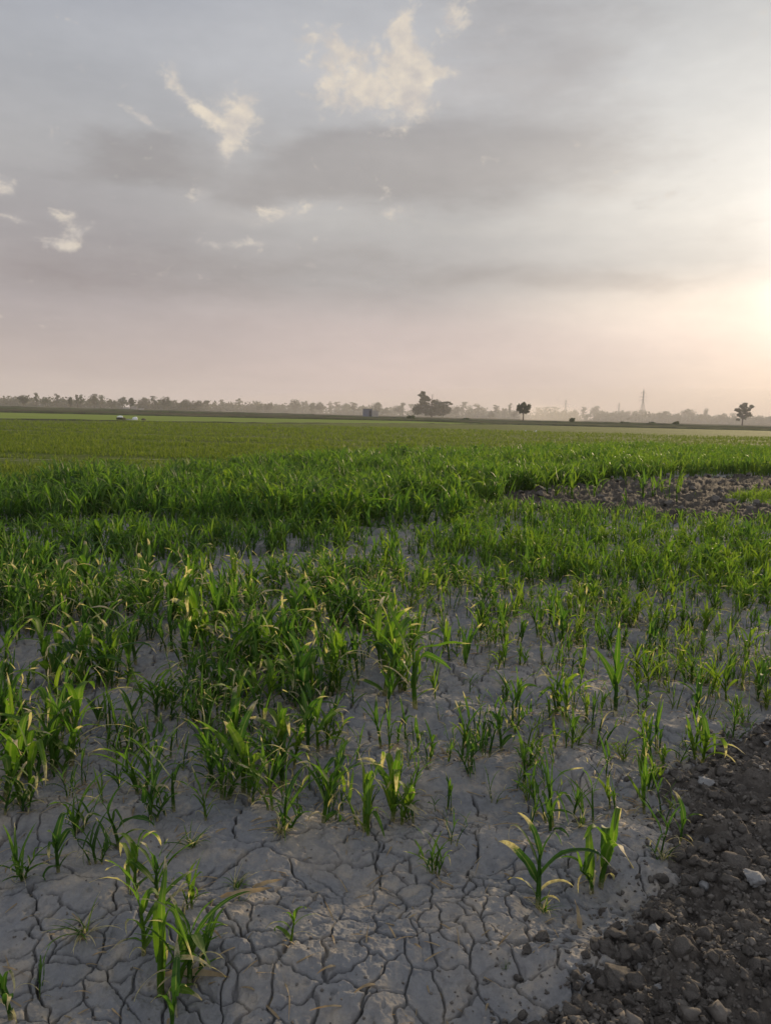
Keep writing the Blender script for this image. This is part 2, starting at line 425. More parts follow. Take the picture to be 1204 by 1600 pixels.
m.node_tree.links.new(p.outputs[0], o.inputs[0])
MUD = m
m, gg, o = material('tilled_soil')
v = objco(gg)
n1 = gg.noise(v, 5.0, 6.0, 0.65); n2 = gg.noise(v, 45.0, 6.0, 0.75); n3 = gg.noise(v, 170.0, 3.0, 0.6)
c = gg.ramp(n1, [(0.3, (0.062, 0.054, 0.046)), (0.52, (0.104, 0.090, 0.076)), (0.75, (0.165, 0.146, 0.124))])
c = gg.mix(gg.mr(n3, 0.62, 0.75, 0, 0.6), c, (0.20, 0.185, 0.165))
p = principled(gg, c, 0.92, 0.2, bump(gg, gg.add(n2, gg.mul(n3, 0.3)), 0.9, 0.014))
m.node_tree.links.new(p.outputs[0], o.inputs[0])
SOIL = m
DUG = simple('dug_soil', [(0.3, (0.038, 0.033, 0.027)), (0.52, (0.064, 0.055, 0.045)), (0.75, (0.110, 0.096, 0.078))], 2.2, 0.95, 9.0, 0.8, 0.05, spec=0.1, nr=0.7)
CLOD = simple('clod_earth', [(0.3, (0.076, 0.068, 0.060)), (0.7, (0.160, 0.142, 0.122))], 12.0, 0.92, 70.0, 0.8, 0.006, spec=0.2)
STONE = simple('pale_clay', [(0.3, (0.17, 0.172, 0.175)), (0.7, (0.26, 0.25, 0.235))], 14.0, 0.85, 60.0, 0.5, 0.004)

# maize leaf: data = (dry, plant tint, along the blade, across the blade)
def leaf_material(name, greens, dry, trans, spec=0.2):
    m, gg, o = material(name)
    at = gg.node('ShaderNodeAttribute', attribute_name='leafdata')
    sp = gg.node('ShaderNodeSeparateColor'); m.node_tree.links.new(at.outputs['Color'], sp.inputs[0])
    dry_, tint, along = sp.outputs
    across = at.outputs['Alpha']
    v = objco(gg)
    nn = gg.noise(v, 16.0, 4.0)
    t2 = gg.m('ADD', tint, gg.mul(gg.m('SUBTRACT', nn, 0.5), 0.5), clamp=True)
    gcol = gg.ramp(t2, greens)
    mid = gg.mr(gg.m('ABSOLUTE', gg.m('SUBTRACT', across, 0.5)), 0.03, 0.12, 0.45, 0.0)
    gcol = gg.mix(mid, gcol, (0.17, 0.22, 0.08))
    streak = gg.noise(gg.xyz(gg.mul(across, 22.0), gg.mul(along, 1.4), gg.mul(tint, 9.0)), 1.0, 2.0)
    gcol = gg.mix(gg.mr(streak, 0.40, 0.68, 0, 0.40), gcol, gg.mix(1.0, gcol, (1.7, 1.45, 1.1), 'MULTIPLY'))
    dn = gg.mr(gg.add(dry_, gg.mul(gg.m('SUBTRACT', gg.noise(v, 45.0, 4.0), 0.5), 0.7)), 0.30, 0.70)
    dcol = gg.ramp(gg.noise(v, 26.0, 3.0), dry)
    col = gg.mix(dn, gcol, dcol)
    p = principled(gg, col, 0.58, spec, bump(gg, streak, 0.3, 0.002))
    tr = gg.node('ShaderNodeBsdfTranslucent')
    gg.put(tr.inputs['Color'], gg.mix(1.0, col, (trans[0], trans[1], trans[2]), 'MULTIPLY'))
    mx = gg.node('ShaderNodeMixShader'); mx.inputs[0].default_value = 0.50
    m.node_tree.links.new(p.outputs[0], mx.inputs[1]); m.node_tree.links.new(tr.outputs[0], mx.inputs[2])
    m.node_tree.links.new(mx.outputs[0], o.inputs[0])
    return m
GREENS = [(0.0, (0.022, 0.060, 0.018)), (0.35, (0.036, 0.094, 0.015)), (0.65, (0.064, 0.134, 0.015)), (1.0, (0.115, 0.178, 0.018))]
DRY = [(0.3, (0.27, 0.225, 0.135)), (0.7, (0.45, 0.41, 0.30))]
LEAF = leaf_material('maize_leaf', GREENS, DRY, (1.7, 1.8, 0.9))
LOWLEAF = leaf_material('low_crop_leaf', [(0.0, (0.056, 0.094, 0.014)), (0.5, (0.090, 0.140, 0.018)), (1.0, (0.145, 0.185, 0.030))], [(0.3, (0.30, 0.28, 0.16)), (0.7, (0.50, 0.46, 0.30))], (1.4, 1.4, 0.7), 0.12)

# ------------------------------------------------------------------ the ground sheet
def build_ground():
    ys = [-500., -120., -30., -8., -2., 0.2, 0.7, 1.0, 1.2]
    y = 1.35
    while y < 1400:
        ys.append(y)
        if y < 8.5: y += max(0.0024, 0.62 * y * y / (CAM_H * 770))
        elif y < 30: y += max(0.06, 0.006 * y * (y / 9))
        else: y *= 1.06
    ys.append(1420.)
    ys = np.array(ys)
    s_in = np.linspace(-1, 1, 1350)
    s_out = 1 + (np.linspace(0, 1, 46)[1:] ** 1.6) * 1.4
    s = np.concatenate([-s_out[::-1], s_in, s_out])
    hw = 0.52 * np.hypot(ys, CAM_H) + 0.06
    Xg = s[None, :] * hw[:, None]; Yg = np.repeat(ys[:, None], len(s), 1)
    z, m, pm = height(Xg.ravel(), Yg.ravel())
    V = np.stack([Xg.ravel(), Yg.ravel(), z], 1)
    nr, nc = Xg.shape
    i = np.arange(nr * nc).reshape(nr, nc)
    Fq = np.stack([i[:-1, :-1], i[:-1, 1:], i[1:, 1:], i[1:, :-1]], -1).reshape(-1, 4)
    mk = np.maximum(m, pm)[Fq].mean(1) > 0.5
    yc = Yg.ravel()[Fq].mean(1)
    strip = mk & (yc < 9.5); patch = mk & (yc >= 9.5)
    def sub(name, sel, mat, label=None):
        f = Fq[sel]; u, inv = np.unique(f.ravel(), return_inverse=True)
        o = link(name, mesh_np(name, V[u], inv.reshape(-1, 4)), mat)
        tag(o, label, None, None, 'structure')
        return o
    sub('ground', ~mk, MUD, 'pale grey cracked mud between the maize plants')
    sub('tilled_ground', strip, SOIL, 'dark cloddy tilled strip along the right edge')
    sub('tilled_ground', patch, DUG, 'dark dug patch of earth among the crop')
build_ground()

# ------------------------------------------------------------------ distant fields
def sheet(name, pts, z, mat, label):
    bm = bmesh.new()
    bm.faces.new([bm.verts.new((x, y, z)) for x, y in pts]); bmesh.ops.triangulate(bm, faces=bm.faces[:])
    bm.normal_update()
    for f in bm.faces:
        if f.normal.z < 0: f.normal_flip()
    me = bpy.data.meshes.new(name); bm.to_mesh(me); bm.free()
    return tag(link(name, me, mat), label, None, None, 'structure')
NEARB = [(-90, 40), (-60, 62), (-36.7, 73.2), (-14.8, 87.2), (5.5, 121.2), (22.4, 139.5), (70, 146), (200, 165)]
FARB = [(23, 144), (4, 158), (-23.5, 140.2), (-64, 128), (-130, 112)]
# low crop: dull green with paler rows and wet streaks
m, gg, o = material('low_crop_ground')
v = objco(gg)
n1 = gg.noise(scaled(gg, v, (0.10, 0.32, 1)), 1.0, 5.0, 0.6); n2 = gg.noise(scaled(gg, v, (0.35, 2.4, 1)), 1.0, 5.0, 0.65); n3 = gg.noise(v, 9.0, 4.0)
c = gg.ramp(n1, [(0.30, (0.080, 0.090, 0.030)), (0.55, (0.108, 0.138, 0.026)), (0.75, (0.150, 0.180, 0.036))])
c = gg.mix(gg.mr(n3, 0.35, 0.65), gg.mix(1.0, c, (0.7, 0.72, 0.7), 'MULTIPLY'), c)
c = gg.mix(gg.mr(n2, 0.58, 0.68, 0, 0.75), c, (0.30, 0.285, 0.20))
p = principled(gg, c, gg.mr(n2, 0.63, 0.72, 0.95, 0.4), gg.mr(n2, 0.63, 0.72, 0.03, 0.4), bump(gg, n3, 0.6, 0.05))
m.node_tree.links.new(p.outputs[0], o.inputs[0])
LOWG = m
edge_pts = [(x, y) for x, y in EDGE if y > 0]
edge_pts = [(-90, -40), (-40, -25)] + [tuple(p) for p in EDGE[1:]] + [(200, 60)]
sheet('field', edge_pts + NEARB[::-1], 0.03, LOWG, 'low green field beyond the maize')
PALE = simple('pale_crop_ground', [(0.3, (0.165, 0.210, 0.055)), (0.7, (0.225, 0.262, 0.080))], 1.0, 0.9, stretch=(0.05, 0.35, 1), spec=0.0)
sheet('field', NEARB[:6] + FARB, 0.05, PALE, 'pale yellow-green strip of field in the distance')
FALLOW = simple('fallow_ground', [(0.36, (0.075, 0.062, 0.045)), (0.50, (0.105, 0.094, 0.060)), (0.60, (0.085, 0.095, 0.042)), (0.70, (0.07, 0.062, 0.046))], 1.0, 0.95, stretch=(0.006, 0.045, 1), spec=0.0)
sheet('field', [(-130, 112), (-64, 128), (-23.5, 140.2), (4, 158), (23, 144), (70, 146), (200, 165), (520, 460), (520, 760), (-520, 760), (-520, 300)], 0.06, FALLOW, 'brown fallow land in front of the far trees')

# ------------------------------------------------------------------ maize plants
def leaf_geo(rng, L, W, az_, th0, th1, pw, nseg=9, base=(0, 0, 0), dry=0.15, fold=0.25, twist=0.0, wave=0.0, kink=None, tint=0.5, three=True, alldry=False):
    t = np.linspace(0, 1, nseg + 1)
    th = th0 + (th1 - th0) * t ** pw
    if kink is not None: th = th + (t > kink[0]) * kink[1]
    azv = az_ + (rng.random() - 0.5) * 0.7 * t ** 1.5
    ds = L / nseg
    d = np.stack([np.sin(th) * np.cos(azv), np.sin(th) * np.sin(azv), np.cos(th)], 1)
    c = np.zeros((nseg + 1, 3)); c[1:] = np.cumsum((d[:-1] + d[1:]) / 2 * ds, 0); c += np.array(base)
    side = np.stack([-np.sin(azv), np.cos(azv), 0 * t], 1)
    nrm = np.cross(d, side)
    roll = twist * t ** 1.2
    s2 = side * np.cos(roll)[:, None] + nrm * np.sin(roll)[:, None]
    n2 = np.cross(d, s2)
    w = W * np.minimum(1, (t + 0.16) / 0.36) ** 0.7 * np.clip(1 - t, 0, 1) ** 0.62 * 0.5
    w[-1] = 0.0006
    ph = rng.random() * 6
    wv = wave * W * np.sin(t * 17 + ph); wv2 = wave * W * np.sin(t * 15 + ph * 2)
    Lf = c + s2 * w[:, None] - n2 * (w * -fold)[:, None] + n2 * wv[:, None]
    Rt = c - s2 * w[:, None] - n2 * (w * -fold)[:, None] + n2 * wv2[:, None]
    dr = sstep(t, 1 - dry * 1.5 - 0.05, 1 - dry * 0.4 + 0.05) if dry > 0 else 0 * t
    if alldry: dr = 0.7 + 0.3 * t
    drm = dr * 0.85; dre = np.clip(dr + 0.12 * (dry > 0.2) * t, 0, 1)
    tt = np.full_like(t, tint)
    k = nseg + 1
    if three:
        V = np.concatenate([Lf, c, Rt])
        A = np.concatenate([np.stack([dre, tt, t, 0 * t], 1), np.stack([drm, tt, t, 0 * t + .5], 1), np.stack([dre, tt, t, 0 * t + 1], 1)])
        i = np.arange(nseg)
        Fq = np.concatenate([np.stack([i, i + 1, i + k + 1, i + k], 1), np.stack([i + k, i + k + 1, i + 2 * k + 1, i + 2 * k], 1)])
    else:
        V = np.concatenate([Lf, Rt])
        A = np.concatenate([np.stack([dre, tt, t, 0 * t + .2], 1), np.stack([dre, tt, t, 0 * t + .8], 1)])
        i = np.arange(nseg)
        Fq = np.stack([i, i + 1, i + k + 1, i + k], 1)
    return V, Fq, A
def stem_geo(pts, rad, seg, tint, dry):
    V = []; A = []; Fq = []
    n = len(pts)
    for i, (p, r) in enumerate(zip(pts, rad)):
        for k in range(seg):
            a = 2 * math.pi * k / seg
            V.append((p[0] + r * math.cos(a), p[1] + r * math.sin(a), p[2])); A.append((dry * (1 - i / (n - 1)) ** 2, tint, i / n, 0.25))
    for i in range(n - 1):
        for k in range(seg):
            Fq.append((i * seg + k, i * seg + (k + 1) % seg, (i + 1) * seg + (k + 1) % seg, (i + 1) * seg + k))
    return np.array(V), np.array(Fq), np.array(A)
LOOKS = ('upright', 'drooping', 'thin', 'bushy')
def shoot(rng, look, lod, tint, off, size_, P):
    seg = {0: 10, 1: 6, 2: 4}[lod]
    three = lod < 2
    hs = rng.uniform(0.42, 0.58) if look != 'thin' else rng.uniform(0.46, 0.62)
    hs *= size_
    lean = (off[0] * 1.6 + rng.uniform(-.09, .09), off[1] * 1.6 + rng.uniform(-.09, .09))
    cx = lambda t: (off[0] + lean[0] * t * t, off[1] + lean[1] * t * t)
    rad = [r_ * size_ for r_ in ((0.024, 0.024, 0.020, 0.011) if look != 'thin' else (0.015, 0.015, 0.013, 0.008))]
    P.append(('stem', *stem_geo([(*cx(t), hs * t - 0.03) for t in (0, .3, .65, 1)], rad, 6 if lod == 0 else 3, tint * 0.8 + 0.2, 0.75)))
    n = {'upright': rng.randint(6, 8), 'drooping': rng.randint(7, 9), 'thin': rng.randint(4, 6), 'bushy': rng.randint(7, 9)}[look]
    if size_ < 0.9: n -= 2
    if lod == 2: n = min(n, 6)
    a0 = rng.uniform(0, 6.28)
    for i in range(n):
        f = i / (n - 1)
        tt = 0.08 + 0.90 * f
        base = (*cx(tt), hs * tt - 0.03)
        a = a0 + (i % 2) * math.pi + rng.uniform(-.75, .75)
        Lf = (0.30 + 0.34 * math.sin(math.pi * (0.15 + 0.65 * f))) * rng.uniform(0.75, 1.4) * size_
        W = (0.045 + 0.085 * rng.random() ** 1.3) * (0.4 + 0.6 * size_)
        if look == 'thin': W *= 0.5; Lf *= 0.9
        if look == 'bushy': W *= 0.68
        if look == 'drooping': W *= 1.05
        th0 = R(rng.uniform(18, 44)) * (1.2 - 0.8 * f)
        if look == 'upright': th1 = R(rng.uniform(25, 110) * (1.3 - 0.85 * f))
        elif look == 'drooping': th1 = R(rng.uniform(85, 170) * (1.15 - 0.5 * f))
        elif look == 'thin': th1 = R(rng.uniform(30, 110) * (1.2 - 0.7 * f))
        else: th1 = R(rng.uniform(60, 145) * (1.15 - 0.45 * f))
        kink = None
        if rng.random() < (0.42 if look in ('drooping', 'upright') else 0.2): kink = (rng.uniform(0.35, 0.72), R(rng.uniform(45, 110)))
        dry = rng.choice([0, 0.04, 0.1, 0.16, 0.25]) if look != 'drooping' else rng.choice([0.05, 0.15, 0.25, 0.38])
        alldry = False
        if i < 3 and rng.random() < 0.7:
            Lf *= 0.75; W *= 0.5; th1 = R(rng.uniform(120, 170)); dry = 0.5; alldry = rng.random() < 0.7
        P.append(('leaf', *leaf_geo(rng, Lf, W, a, th0, th1, rng.uniform(1.0, 2.0), seg, base, dry, rng.uniform(.15, .5), rng.uniform(-1.5, 1.5), rng.uniform(0.02, 0.13), kink, min(1, max(0, tint + rng.uniform(-.22, .22))), three, alldry)))
def make_plant(seed, look, lod=0):
    """pieces of a plant 1 unit tall: [('stem', V, F, A), ('leaf', ...), ...]"""
    rng = random.Random(seed)
    tint = rng.uniform(0.25, 0.75)
    P = []
    shoot(rng, look, lod, tint, (0, 0), 1.0, P)
    for _ in range({'upright': rng.randint(0, 1), 'drooping': rng.randint(0, 1), 'thin': rng.randint(0, 2), 'bushy': rng.randint(2, 3)}[look]):
        a = rng.uniform(0, 6.28); d = rng.uniform(.06, .13)
        shoot(rng, look, lod, tint, (d * math.cos(a), d * math.sin(a)), rng.uniform(.6, .9), P)
    P.sort(key=lambda p_: p_[0] != 'stem')
    zm = max(0.78, max(p_[1][:, 2].max() for p_ in P))
    out = []
    for nm, v, f, a in P:
        v = v / zm
        v[:, 2] = np.maximum(v[:, 2], -0.05 if nm == 'stem' else 0.012)
        out.append((nm, v, f, a))
    return out
def join(pieces):
    V = []; Fq = []; A = []; n = 0
    for _, v, f, a in pieces:
        V.append(v); Fq.append(f + n); A.append(a); n += len(v)
    return np.concatenate(V), np.concatenate(Fq), np.concatenate(A)

NV = 14
VAR = {}
for li, lk in enumerate(LOOKS):
    for k in range(NV):
        VAR[lk, k] = make_plant(100 * li + k, lk)
MESH = {}
def pieces_mesh(lk, k):
    """one mesh per stem and leaf of a variant"""
    if (lk, k, 'p') not in MESH:
        res = []
        for nm, v, f, a in VAR[lk, k]:
            me = mesh_np(nm, v, f, a); me.materials.append(LEAF); res.append((nm, me))
        MESH[lk, k, 'p'] = res
    return MESH[lk, k, 'p']
def foliage_mesh(lk, k):
    if (lk, k, 'f') not in MESH:
        st_ = [q for q in pieces_mesh(lk, k) if q[0] == 'stem']
        v, f, a = join([q for q in VAR[lk, k] if q[0] != 'stem']); me = mesh_np('foliage', v, f, a); me.materials.append(LEAF)
        MESH[lk, k, 'f'] = st_ + [('foliage', me)]
    return MESH[lk, k, 'f']
PROTO = {}
def plant(x, y, h, look, k, rz, label, group, full, lean=(0, 0)):
    z = float(hz(x, y)[0])
    t = empty('maize_plant', (x, y, z), rz, h)
    t.rotation_euler = (lean[0], lean[1], rz)
    tag(t, label, 'maize plant', group)
    key = (look, k, full)
    if key not in PROTO:
        PROTO[key] = []
        for nm, me in (pieces_mesh(look, k) if full else foliage_mesh(look, k)):
            PROTO[key].append(link(nm, me, None, t))
    else:
        for p_ in PROTO[key]:
            c_ = p_.copy(); COL.objects.link(c_); c_.parent = t
    return t

# plants that stand apart in the photograph: base pixel, top pixel height, look, variant, turn, label
HERO = [
 (840, 1415, 118, 'drooping', 0, 0.4, 'low maize plant with pale bent tip and long leaf trailing left, nearest the clods'),
 (938, 1378, 116, 'drooping', 1, 2.9, 'maize plant beside the dark clods with one long leaf hanging down to the right'),
 (680, 1358, 64, 'bushy', 0, 1.0, 'small leafy maize plant alone on the mud in the middle foreground'),
 (704, 1322, 60, 'thin', 0, 0.3, 'slim single-stemmed maize seedling just behind the small leafy plant in the middle'),
 (1032, 1342, 80, 'thin', 1, 1.2, 'wispy half-dry maize plant at the very edge of the dark tilled strip'),
 (1062, 1318, 58, 'drooping', 2, 2.2, 'yellowish maize plant with a folded leaf rooted in the dark tilled strip'),
 (1006, 1262, 98, 'upright', 0, 0.8, 'tall upright maize plant with a leaning blade just left of the dark tilled strip'),
 (862, 1292, 112, 'bushy', 1, 2.0, 'many-leaved maize plant right of centre, nearest in its small group'),
 (838, 1262, 86, 'upright', 1, 1.5, 'upright maize plant close behind the many-leaved plant right of centre'),
 (570, 1296, 112, 'bushy', 2, 0.2, 'dark bushy maize plant at the front of the bare mud, left of centre'),
 (425, 1282, 98, 'upright', 2, 2.4, 'maize plant with one broad pointed leaf rising to the left'),
 (646, 1272, 92, 'bushy', 3, 0.9, 'leafy maize plant between the dark bushy plant and the open cracked mud'),
 (736, 1212, 62, 'bushy', 4, 0.1, 'dark grassy tuft-like maize plant sprawling low in the middle'),
 (672, 1188, 62, 'upright', 3, 1.1, 'narrow fan of upright blades growing from cracked mud near the centre'),
 (1082, 1136, 84, 'upright', 4, 0.5, 'bright green maize plant with broad upright blades above the tilled strip'),
 (1096, 1196, 72, 'drooping', 3, 1.9, 'maize plant with arching pale-edged leaves at the top of the tilled strip'),
 (803, 1134, 88, 'upright', 5, 2.6, 'maize plant with a cream torn tip standing alone right of centre'),
 (455, 1482, 62, 'drooping', 4, 0.7, 'small wilted maize plant bent over on the bare mud at the bottom'),
 (374, 1414, 46, 'thin', 2, 2.1, 'little maize seedling on bare mud beside a dry leaf scrap'),
 (252, 1545, 155, 'upright', 6, 1.2, 'tall maize plant at the bottom left with broad dark blades'),
 (296, 1536, 132, 'bushy', 5, 2.7, 'close-packed upright maize plant right of the tall bottom left plant'),
 (225, 1500, 122, 'drooping', 5, 0.9, 'maize plant with folded blades left of the tall bottom left plant'),
 (212, 1412, 104, 'drooping', 6, 2.5, 'maize plant with pale tips whose long leaf trails down to the left'),
 (246, 1412, 100, 'upright', 7, 0.2, 'maize plant with yellowed tips just right of the long trailing leaf'),
 (186, 1322, 92, 'drooping', 7, 1.6, 'maize plant with a cream curled top leaf at the lower left'),
 (92, 1376, 78, 'drooping', 8, 2.9, 'low maize plant with one wide leaf lying out to the right, lower left'),
 (34, 1392, 70, 'bushy', 6, 0.4, 'low maize plant close to the left edge of the picture, lower left'),
 (18, 1592, 96, 'drooping', 0, 1.8, 'yellow-leaved maize plant in the bottom left corner'),
 (62, 1545, 74, 'thin', 3, 0.6, 'thin-bladed maize plant just above the bottom left corner'),
 (268, 1612, 96, 'drooping', 2, 2.2, 'maize plant cut off by the bottom edge of the picture'),
 (112, 1196, 138, 'drooping', 4, 1.0, 'large maize plant with pale drooping leaves in the left clump'),
 (84, 1206, 120, 'bushy', 7, 2.3, 'large dense maize plant left of the pale drooping one in the left clump'),
 (150, 1352, 70, 'bushy', 9, 1.1, 'leafy low maize plant between the curled-topped plant and the wide-leaved one'),
 (300, 1440, 64, 'drooping', 10, 2.0, 'low maize plant on mud left of the little seedling, lower left'),
 (120, 1300, 84, 'bushy', 10, 0.7, 'ragged maize plant on its own below the left clump'),
 (10, 1262, 116, 'drooping', 1, 0.0, 'maize plant at the left edge with a big cream folded leaf'),
 (446, 1196, 102, 'drooping', 3, 0.5, 'maize plant with a large cream folded leaf and a long drooping leaf'),
 (272, 1276, 118, 'upright', 8, 1.4, 'tall maize plant at the front of the left middle clump'),
 (236, 1292, 100, 'bushy', 8, 2.6, 'dark bushy maize plant at the front left of the left middle clump'),
 (322, 1290, 86, 'upright', 0, 0.1, 'maize plant at the front right of the left middle clump'),
 (600, 1090, 150, 'upright', 2, 0.9, 'tall bright maize plant in the central clump, broad erect blades'),
 (648, 1118, 172, 'upright', 5, 2.0, 'tallest bright maize plant at the right of the central clump'),
 (960, 1120, 150, 'upright', 1, 1.2, 'tall maize plant right of the bare cracked patch, its leaf arching left'),
]
rng = random.Random(7)
placed = []           # x, y, h, look, variant, rz, label or None, pixel base
for (px, py, hp, lk, k, rz, lab) in HERO:
    x, y = ground(px, py)
    dist = math.sqrt(x * x + y * y + CAM_H ** 2)
    h = hp / FPX * dist
    placed.append([x, y, h, lk, k % NV, rz * 2, lab, px, py])

def bl(px, py, cx, cy_, rx, ry): return np.exp(-((px - cx) / rx) ** 2 - ((py - cy_) / ry) ** 2)
def density(px, py, x, y):
    """plants for every square metre, by where they root"""
    lft = 1 - sstep(px, 600, 720)
    d = np.where(py < 850, 40.0, np.where(py < 1020, 108.0, np.where(py < 1140, 96 * lft + 92 * (1 - lft), np.where(py < 1312, 84 * lft + 66.0 * (1 - lft), 0.0))))
    gap = np.ones_like(px)
    for cx, cy_, rx, ry, a in ((330, 905, 140, 24, .95), (200, 900, 90, 16, .9), (640, 838, 70, 16, .8), (480, 880, 110, 22, .75), (120, 885, 70, 16, .8), (40, 1035, 60, 40, .9), (250, 1035, 90, 28, .7), (240, 1060, 60, 30, .6),
                               (830, 1095, 130, 48, .62), (720, 1070, 50, 45, .6), (1120, 1015, 80, 20, .7), (760, 1290, 130, 60, .85), (500, 1330, 160, 40, 1), (150, 1250, 50, 22, .6), (60, 1312, 140, 30, .95), (600, 1230, 80, 34, .4), (960, 1200, 60, 40, .5),
                               (540, 1010, 60, 18, .5), (820, 835, 40, 10, .5)):
        gap *= 1 - min(1, a * 1.1) * bl(px, py, cx, cy_, rx, ry)
    n = fbm(x * 1.3, y * 1.3, 101, 3)
    gap *= 0.5 + 0.8 * sstep(n, 0.34, 0.60)
    yy = np.interp(x, EDGE[:, 0], EDGE[:, 1])
    edge = sstep(yy + (fbm(x, y * 0.6, 111, 2) - 0.5) * 2.2 - y, -0.3, 0.6)
    m_, pm_ = tilled_mask(x, y)
    d = d * gap * edge * (m_ < 0.3) * (1 - 0.97 * (pm_ > 0.5))
    d = np.where((px > 1070) & (py > 755) & (py < 815) & (pm_ < 0.5), 100.0, d)
    # nothing just in front of the dug patch except the yellow-green wedge; thinner at the far right
    return d
nrng = np.random.default_rng(11)
def candidates():
    pts = []
    for y0, y1 in ((2.2, 4), (4, 6), (6, 9), (9, 14), (14, 20), (20, 30), (30, 40)):
        xm = 0.60 * y1 + 1.4
        n = int(2 * xm * (y1 - y0) * 114)
        x = nrng.uniform(-xm, xm, n); y = nrng.uniform(y0, y1, n)
        px, py = pixel(x, y)
        ok = (px > -190) & (px < 1390) & (py < 1315)
        d = density(px, py, x, y)
        if y0 >= 20: d = d * 0.6
        ok &= nrng.uniform(0, 114, n) < d
        pts.append(np.stack([x, y, px, py], 1)[ok])
    return np.concatenate(pts)
cand = candidates()
hero_xy = np.array([[p_[0], p_[1]] for p_ in placed])
for x, y, px, py in cand:
    if np.min(np.hypot(hero_xy[:, 0] - x, hero_xy[:, 1] - y)) < 0.07: continue
    if py < 830: h = rng.uniform(0.44, 0.62)
    elif py < 1000: h = rng.uniform(0.24, 0.42) * (1 - 0.2 * (px > 620))
    elif py < 1140: h = rng.uniform(0.24, 0.44) * (1 if px < 660 else 0.72)
    else: h = rng.uniform(0.18, 0.35)
    if px > 720 and 790 < py < 930: h = rng.uniform(0.20, 0.34)
    if px > 1080 and 745 < py < 812: h = rng.uniform(0.12, 0.24)
    if 560 < px < 690 and 1020 < py < 1130: h *= 1.25
    if px < 210 and py > 1020: h *= 1.08
    if py > 850 and rng.random() < (0.45 if px < 660 else 0.55): h *= rng.uniform(0.40, 0.75)
    h *= 0.72 + 0.56 * float(fbm(x * 0.8, y * 0.8, 121, 2))
    w = (0.28, 0.30, 0.26, 0.16) if py > 1000 else (0.44, 0.12, 0.26, 0.18)
    if px > 620 and py > 830: w = (0.32, 0.12, 0.42, 0.14)
    lk = rng.choices(LOOKS, w)[0]
    placed.append([x, y, h, lk, rng.randrange(NV), rng.uniform(0, 6.28), None, px, py])
HERO_N = len(HERO)
rest = placed[HERO_N:]
def shows(p_): return -100 < p_[7] < 1304 and True
size = lambda p_: p_[2] / math.hypot(p_[0], p_[1])
inview = sorted([p_ for p_ in rest if -20 < p_[7] < 1224], key=lambda p_: -size(p_))
N_IND = 300 - HERO_N
indiv = inview[:N_IND]
ids = set(id(p_) for p_ in indiv)
mass = [p_ for p_ in rest if id(p_) not in ids]
# words for the plants that are told apart only by kind and place
def zone(px, py):
    if px < 230: return ('the left edge crowd', 'left edge') if py < 1150 else ('the lower left clump', 'lower left')
    if px < 420: return ('the rows behind the left clump', 'left middle back') if py < 1150 else ('the left middle clump', '')
    if px < 560: return ('the rows left of the central clump', 'left of centre back') if py < 1130 else ('the thin stand by open mud', 'left of centre')
    if px < 700: return ('the bright central clump', 'centre') if py < 1130 else ('the sparse row behind open mud', 'centre front')
    if px < 930: return ('the sparse stand on bare mud', 'bare patch') if py < 1180 else ('the small group right of centre', 'right of centre')
    return ('the stand above the tilled strip', 'right') if py < 1120 else ('the row beside the tilled strip', 'right front')
LOOKW = {'upright': 'upright maize plant', 'drooping': 'drooping maize plant', 'thin': 'thin maize seedling', 'bushy': 'bushy maize plant'}
byl = {}
for p_ in indiv:
    zn, gk = zone(p_[7], p_[8])
    byl.setdefault((p_[3], zn), []).append(p_)
LABEL = {}
for (lk, zn), ps in byl.items():
    todo = list(ps)
    def take(fn, word):
        if len(todo) < 1: return
        q = min(todo, key=fn); todo.remove(q)
        LABEL[id(q)] = f'{word} {LOOKW[lk]} in {zn}'
    if len(ps) == 1: LABEL[id(ps[0])] = f'only {LOOKW[lk]} in {zn}'; continue
    take(lambda q: -q[8], 'nearest'); take(lambda q: -q[2], 'tallest other'); take(lambda q: q[7], 'leftmost other'); take(lambda q: -q[7], 'rightmost other'); take(lambda q: q[8], 'farthest other'); take(lambda q: q[2], 'shortest other')
    for q in todo: LABEL[id(q)] = f'{LOOKW[lk]} within {zn}, off its rim'
for i, p_ in enumerate(placed[:HERO_N]):
    plant(*p_[:6], p_[6], 'maize plants in the near part of the field', True, (rng.uniform(-.1, .1), rng.uniform(-.1, .1)))
for i, p_ in enumerate(indiv):
    plant(*p_[:6], LABEL[id(p_)], 'maize plants in the near part of the field', i < 100, (rng.uniform(-.12, .12), rng.uniform(-.12, .12)))

def mass_mesh(lst, name, label, mat, variants):
    Vs = []; Fs = []; As = []; n = 0
    zz = hz([p_[0] for p_ in lst], [p_[1] for p_ in lst])
    for p_, z in zip(lst, zz):
        r = math.hypot(p_[0], p_[1])
        v, f, a = variants(p_, r)
        c_, s_ = math.cos(p_[5]), math.sin(p_[5])
        lx, ly = rng.uniform(-.13, .13), rng.uniform(-.13, .13)
        q = v * p_[2]
        qx = q[:, 0] * c_ - q[:, 1] * s_ + q[:, 2] * lx; qy = q[:, 0] * s_ + q[:, 1] * c_ + q[:, 2] * ly
        Vs.append(np.stack([qx + p_[0], qy + p_[1], q[:, 2] + z], 1).astype(np.float32)); Fs.append((f + n).astype(np.int32))
        a2 = a.copy(); a2[:, 1] = np.clip(a2[:, 1] + rng.uniform(-.25, .25) - 0.10 + 0.34 * min(1, max(0, p_[7] / 1100)) + 0.3 * (p_[7] > 1080 and 745 < p_[8] < 812), 0, 1)  # tint rises to the right: sunlit yellow-green put into the leaf colour
        a2[:, 0] *= 0.85 if r < 7 else 0.4
        As.append(a2.astype(np.float32)); n += len(v)
    o = link(name, mesh_np(name, np.concatenate(Vs), np.concatenate(Fs), np.concatenate(As)), mat)
    return tag(o, label, 'crop', None, 'stuff')
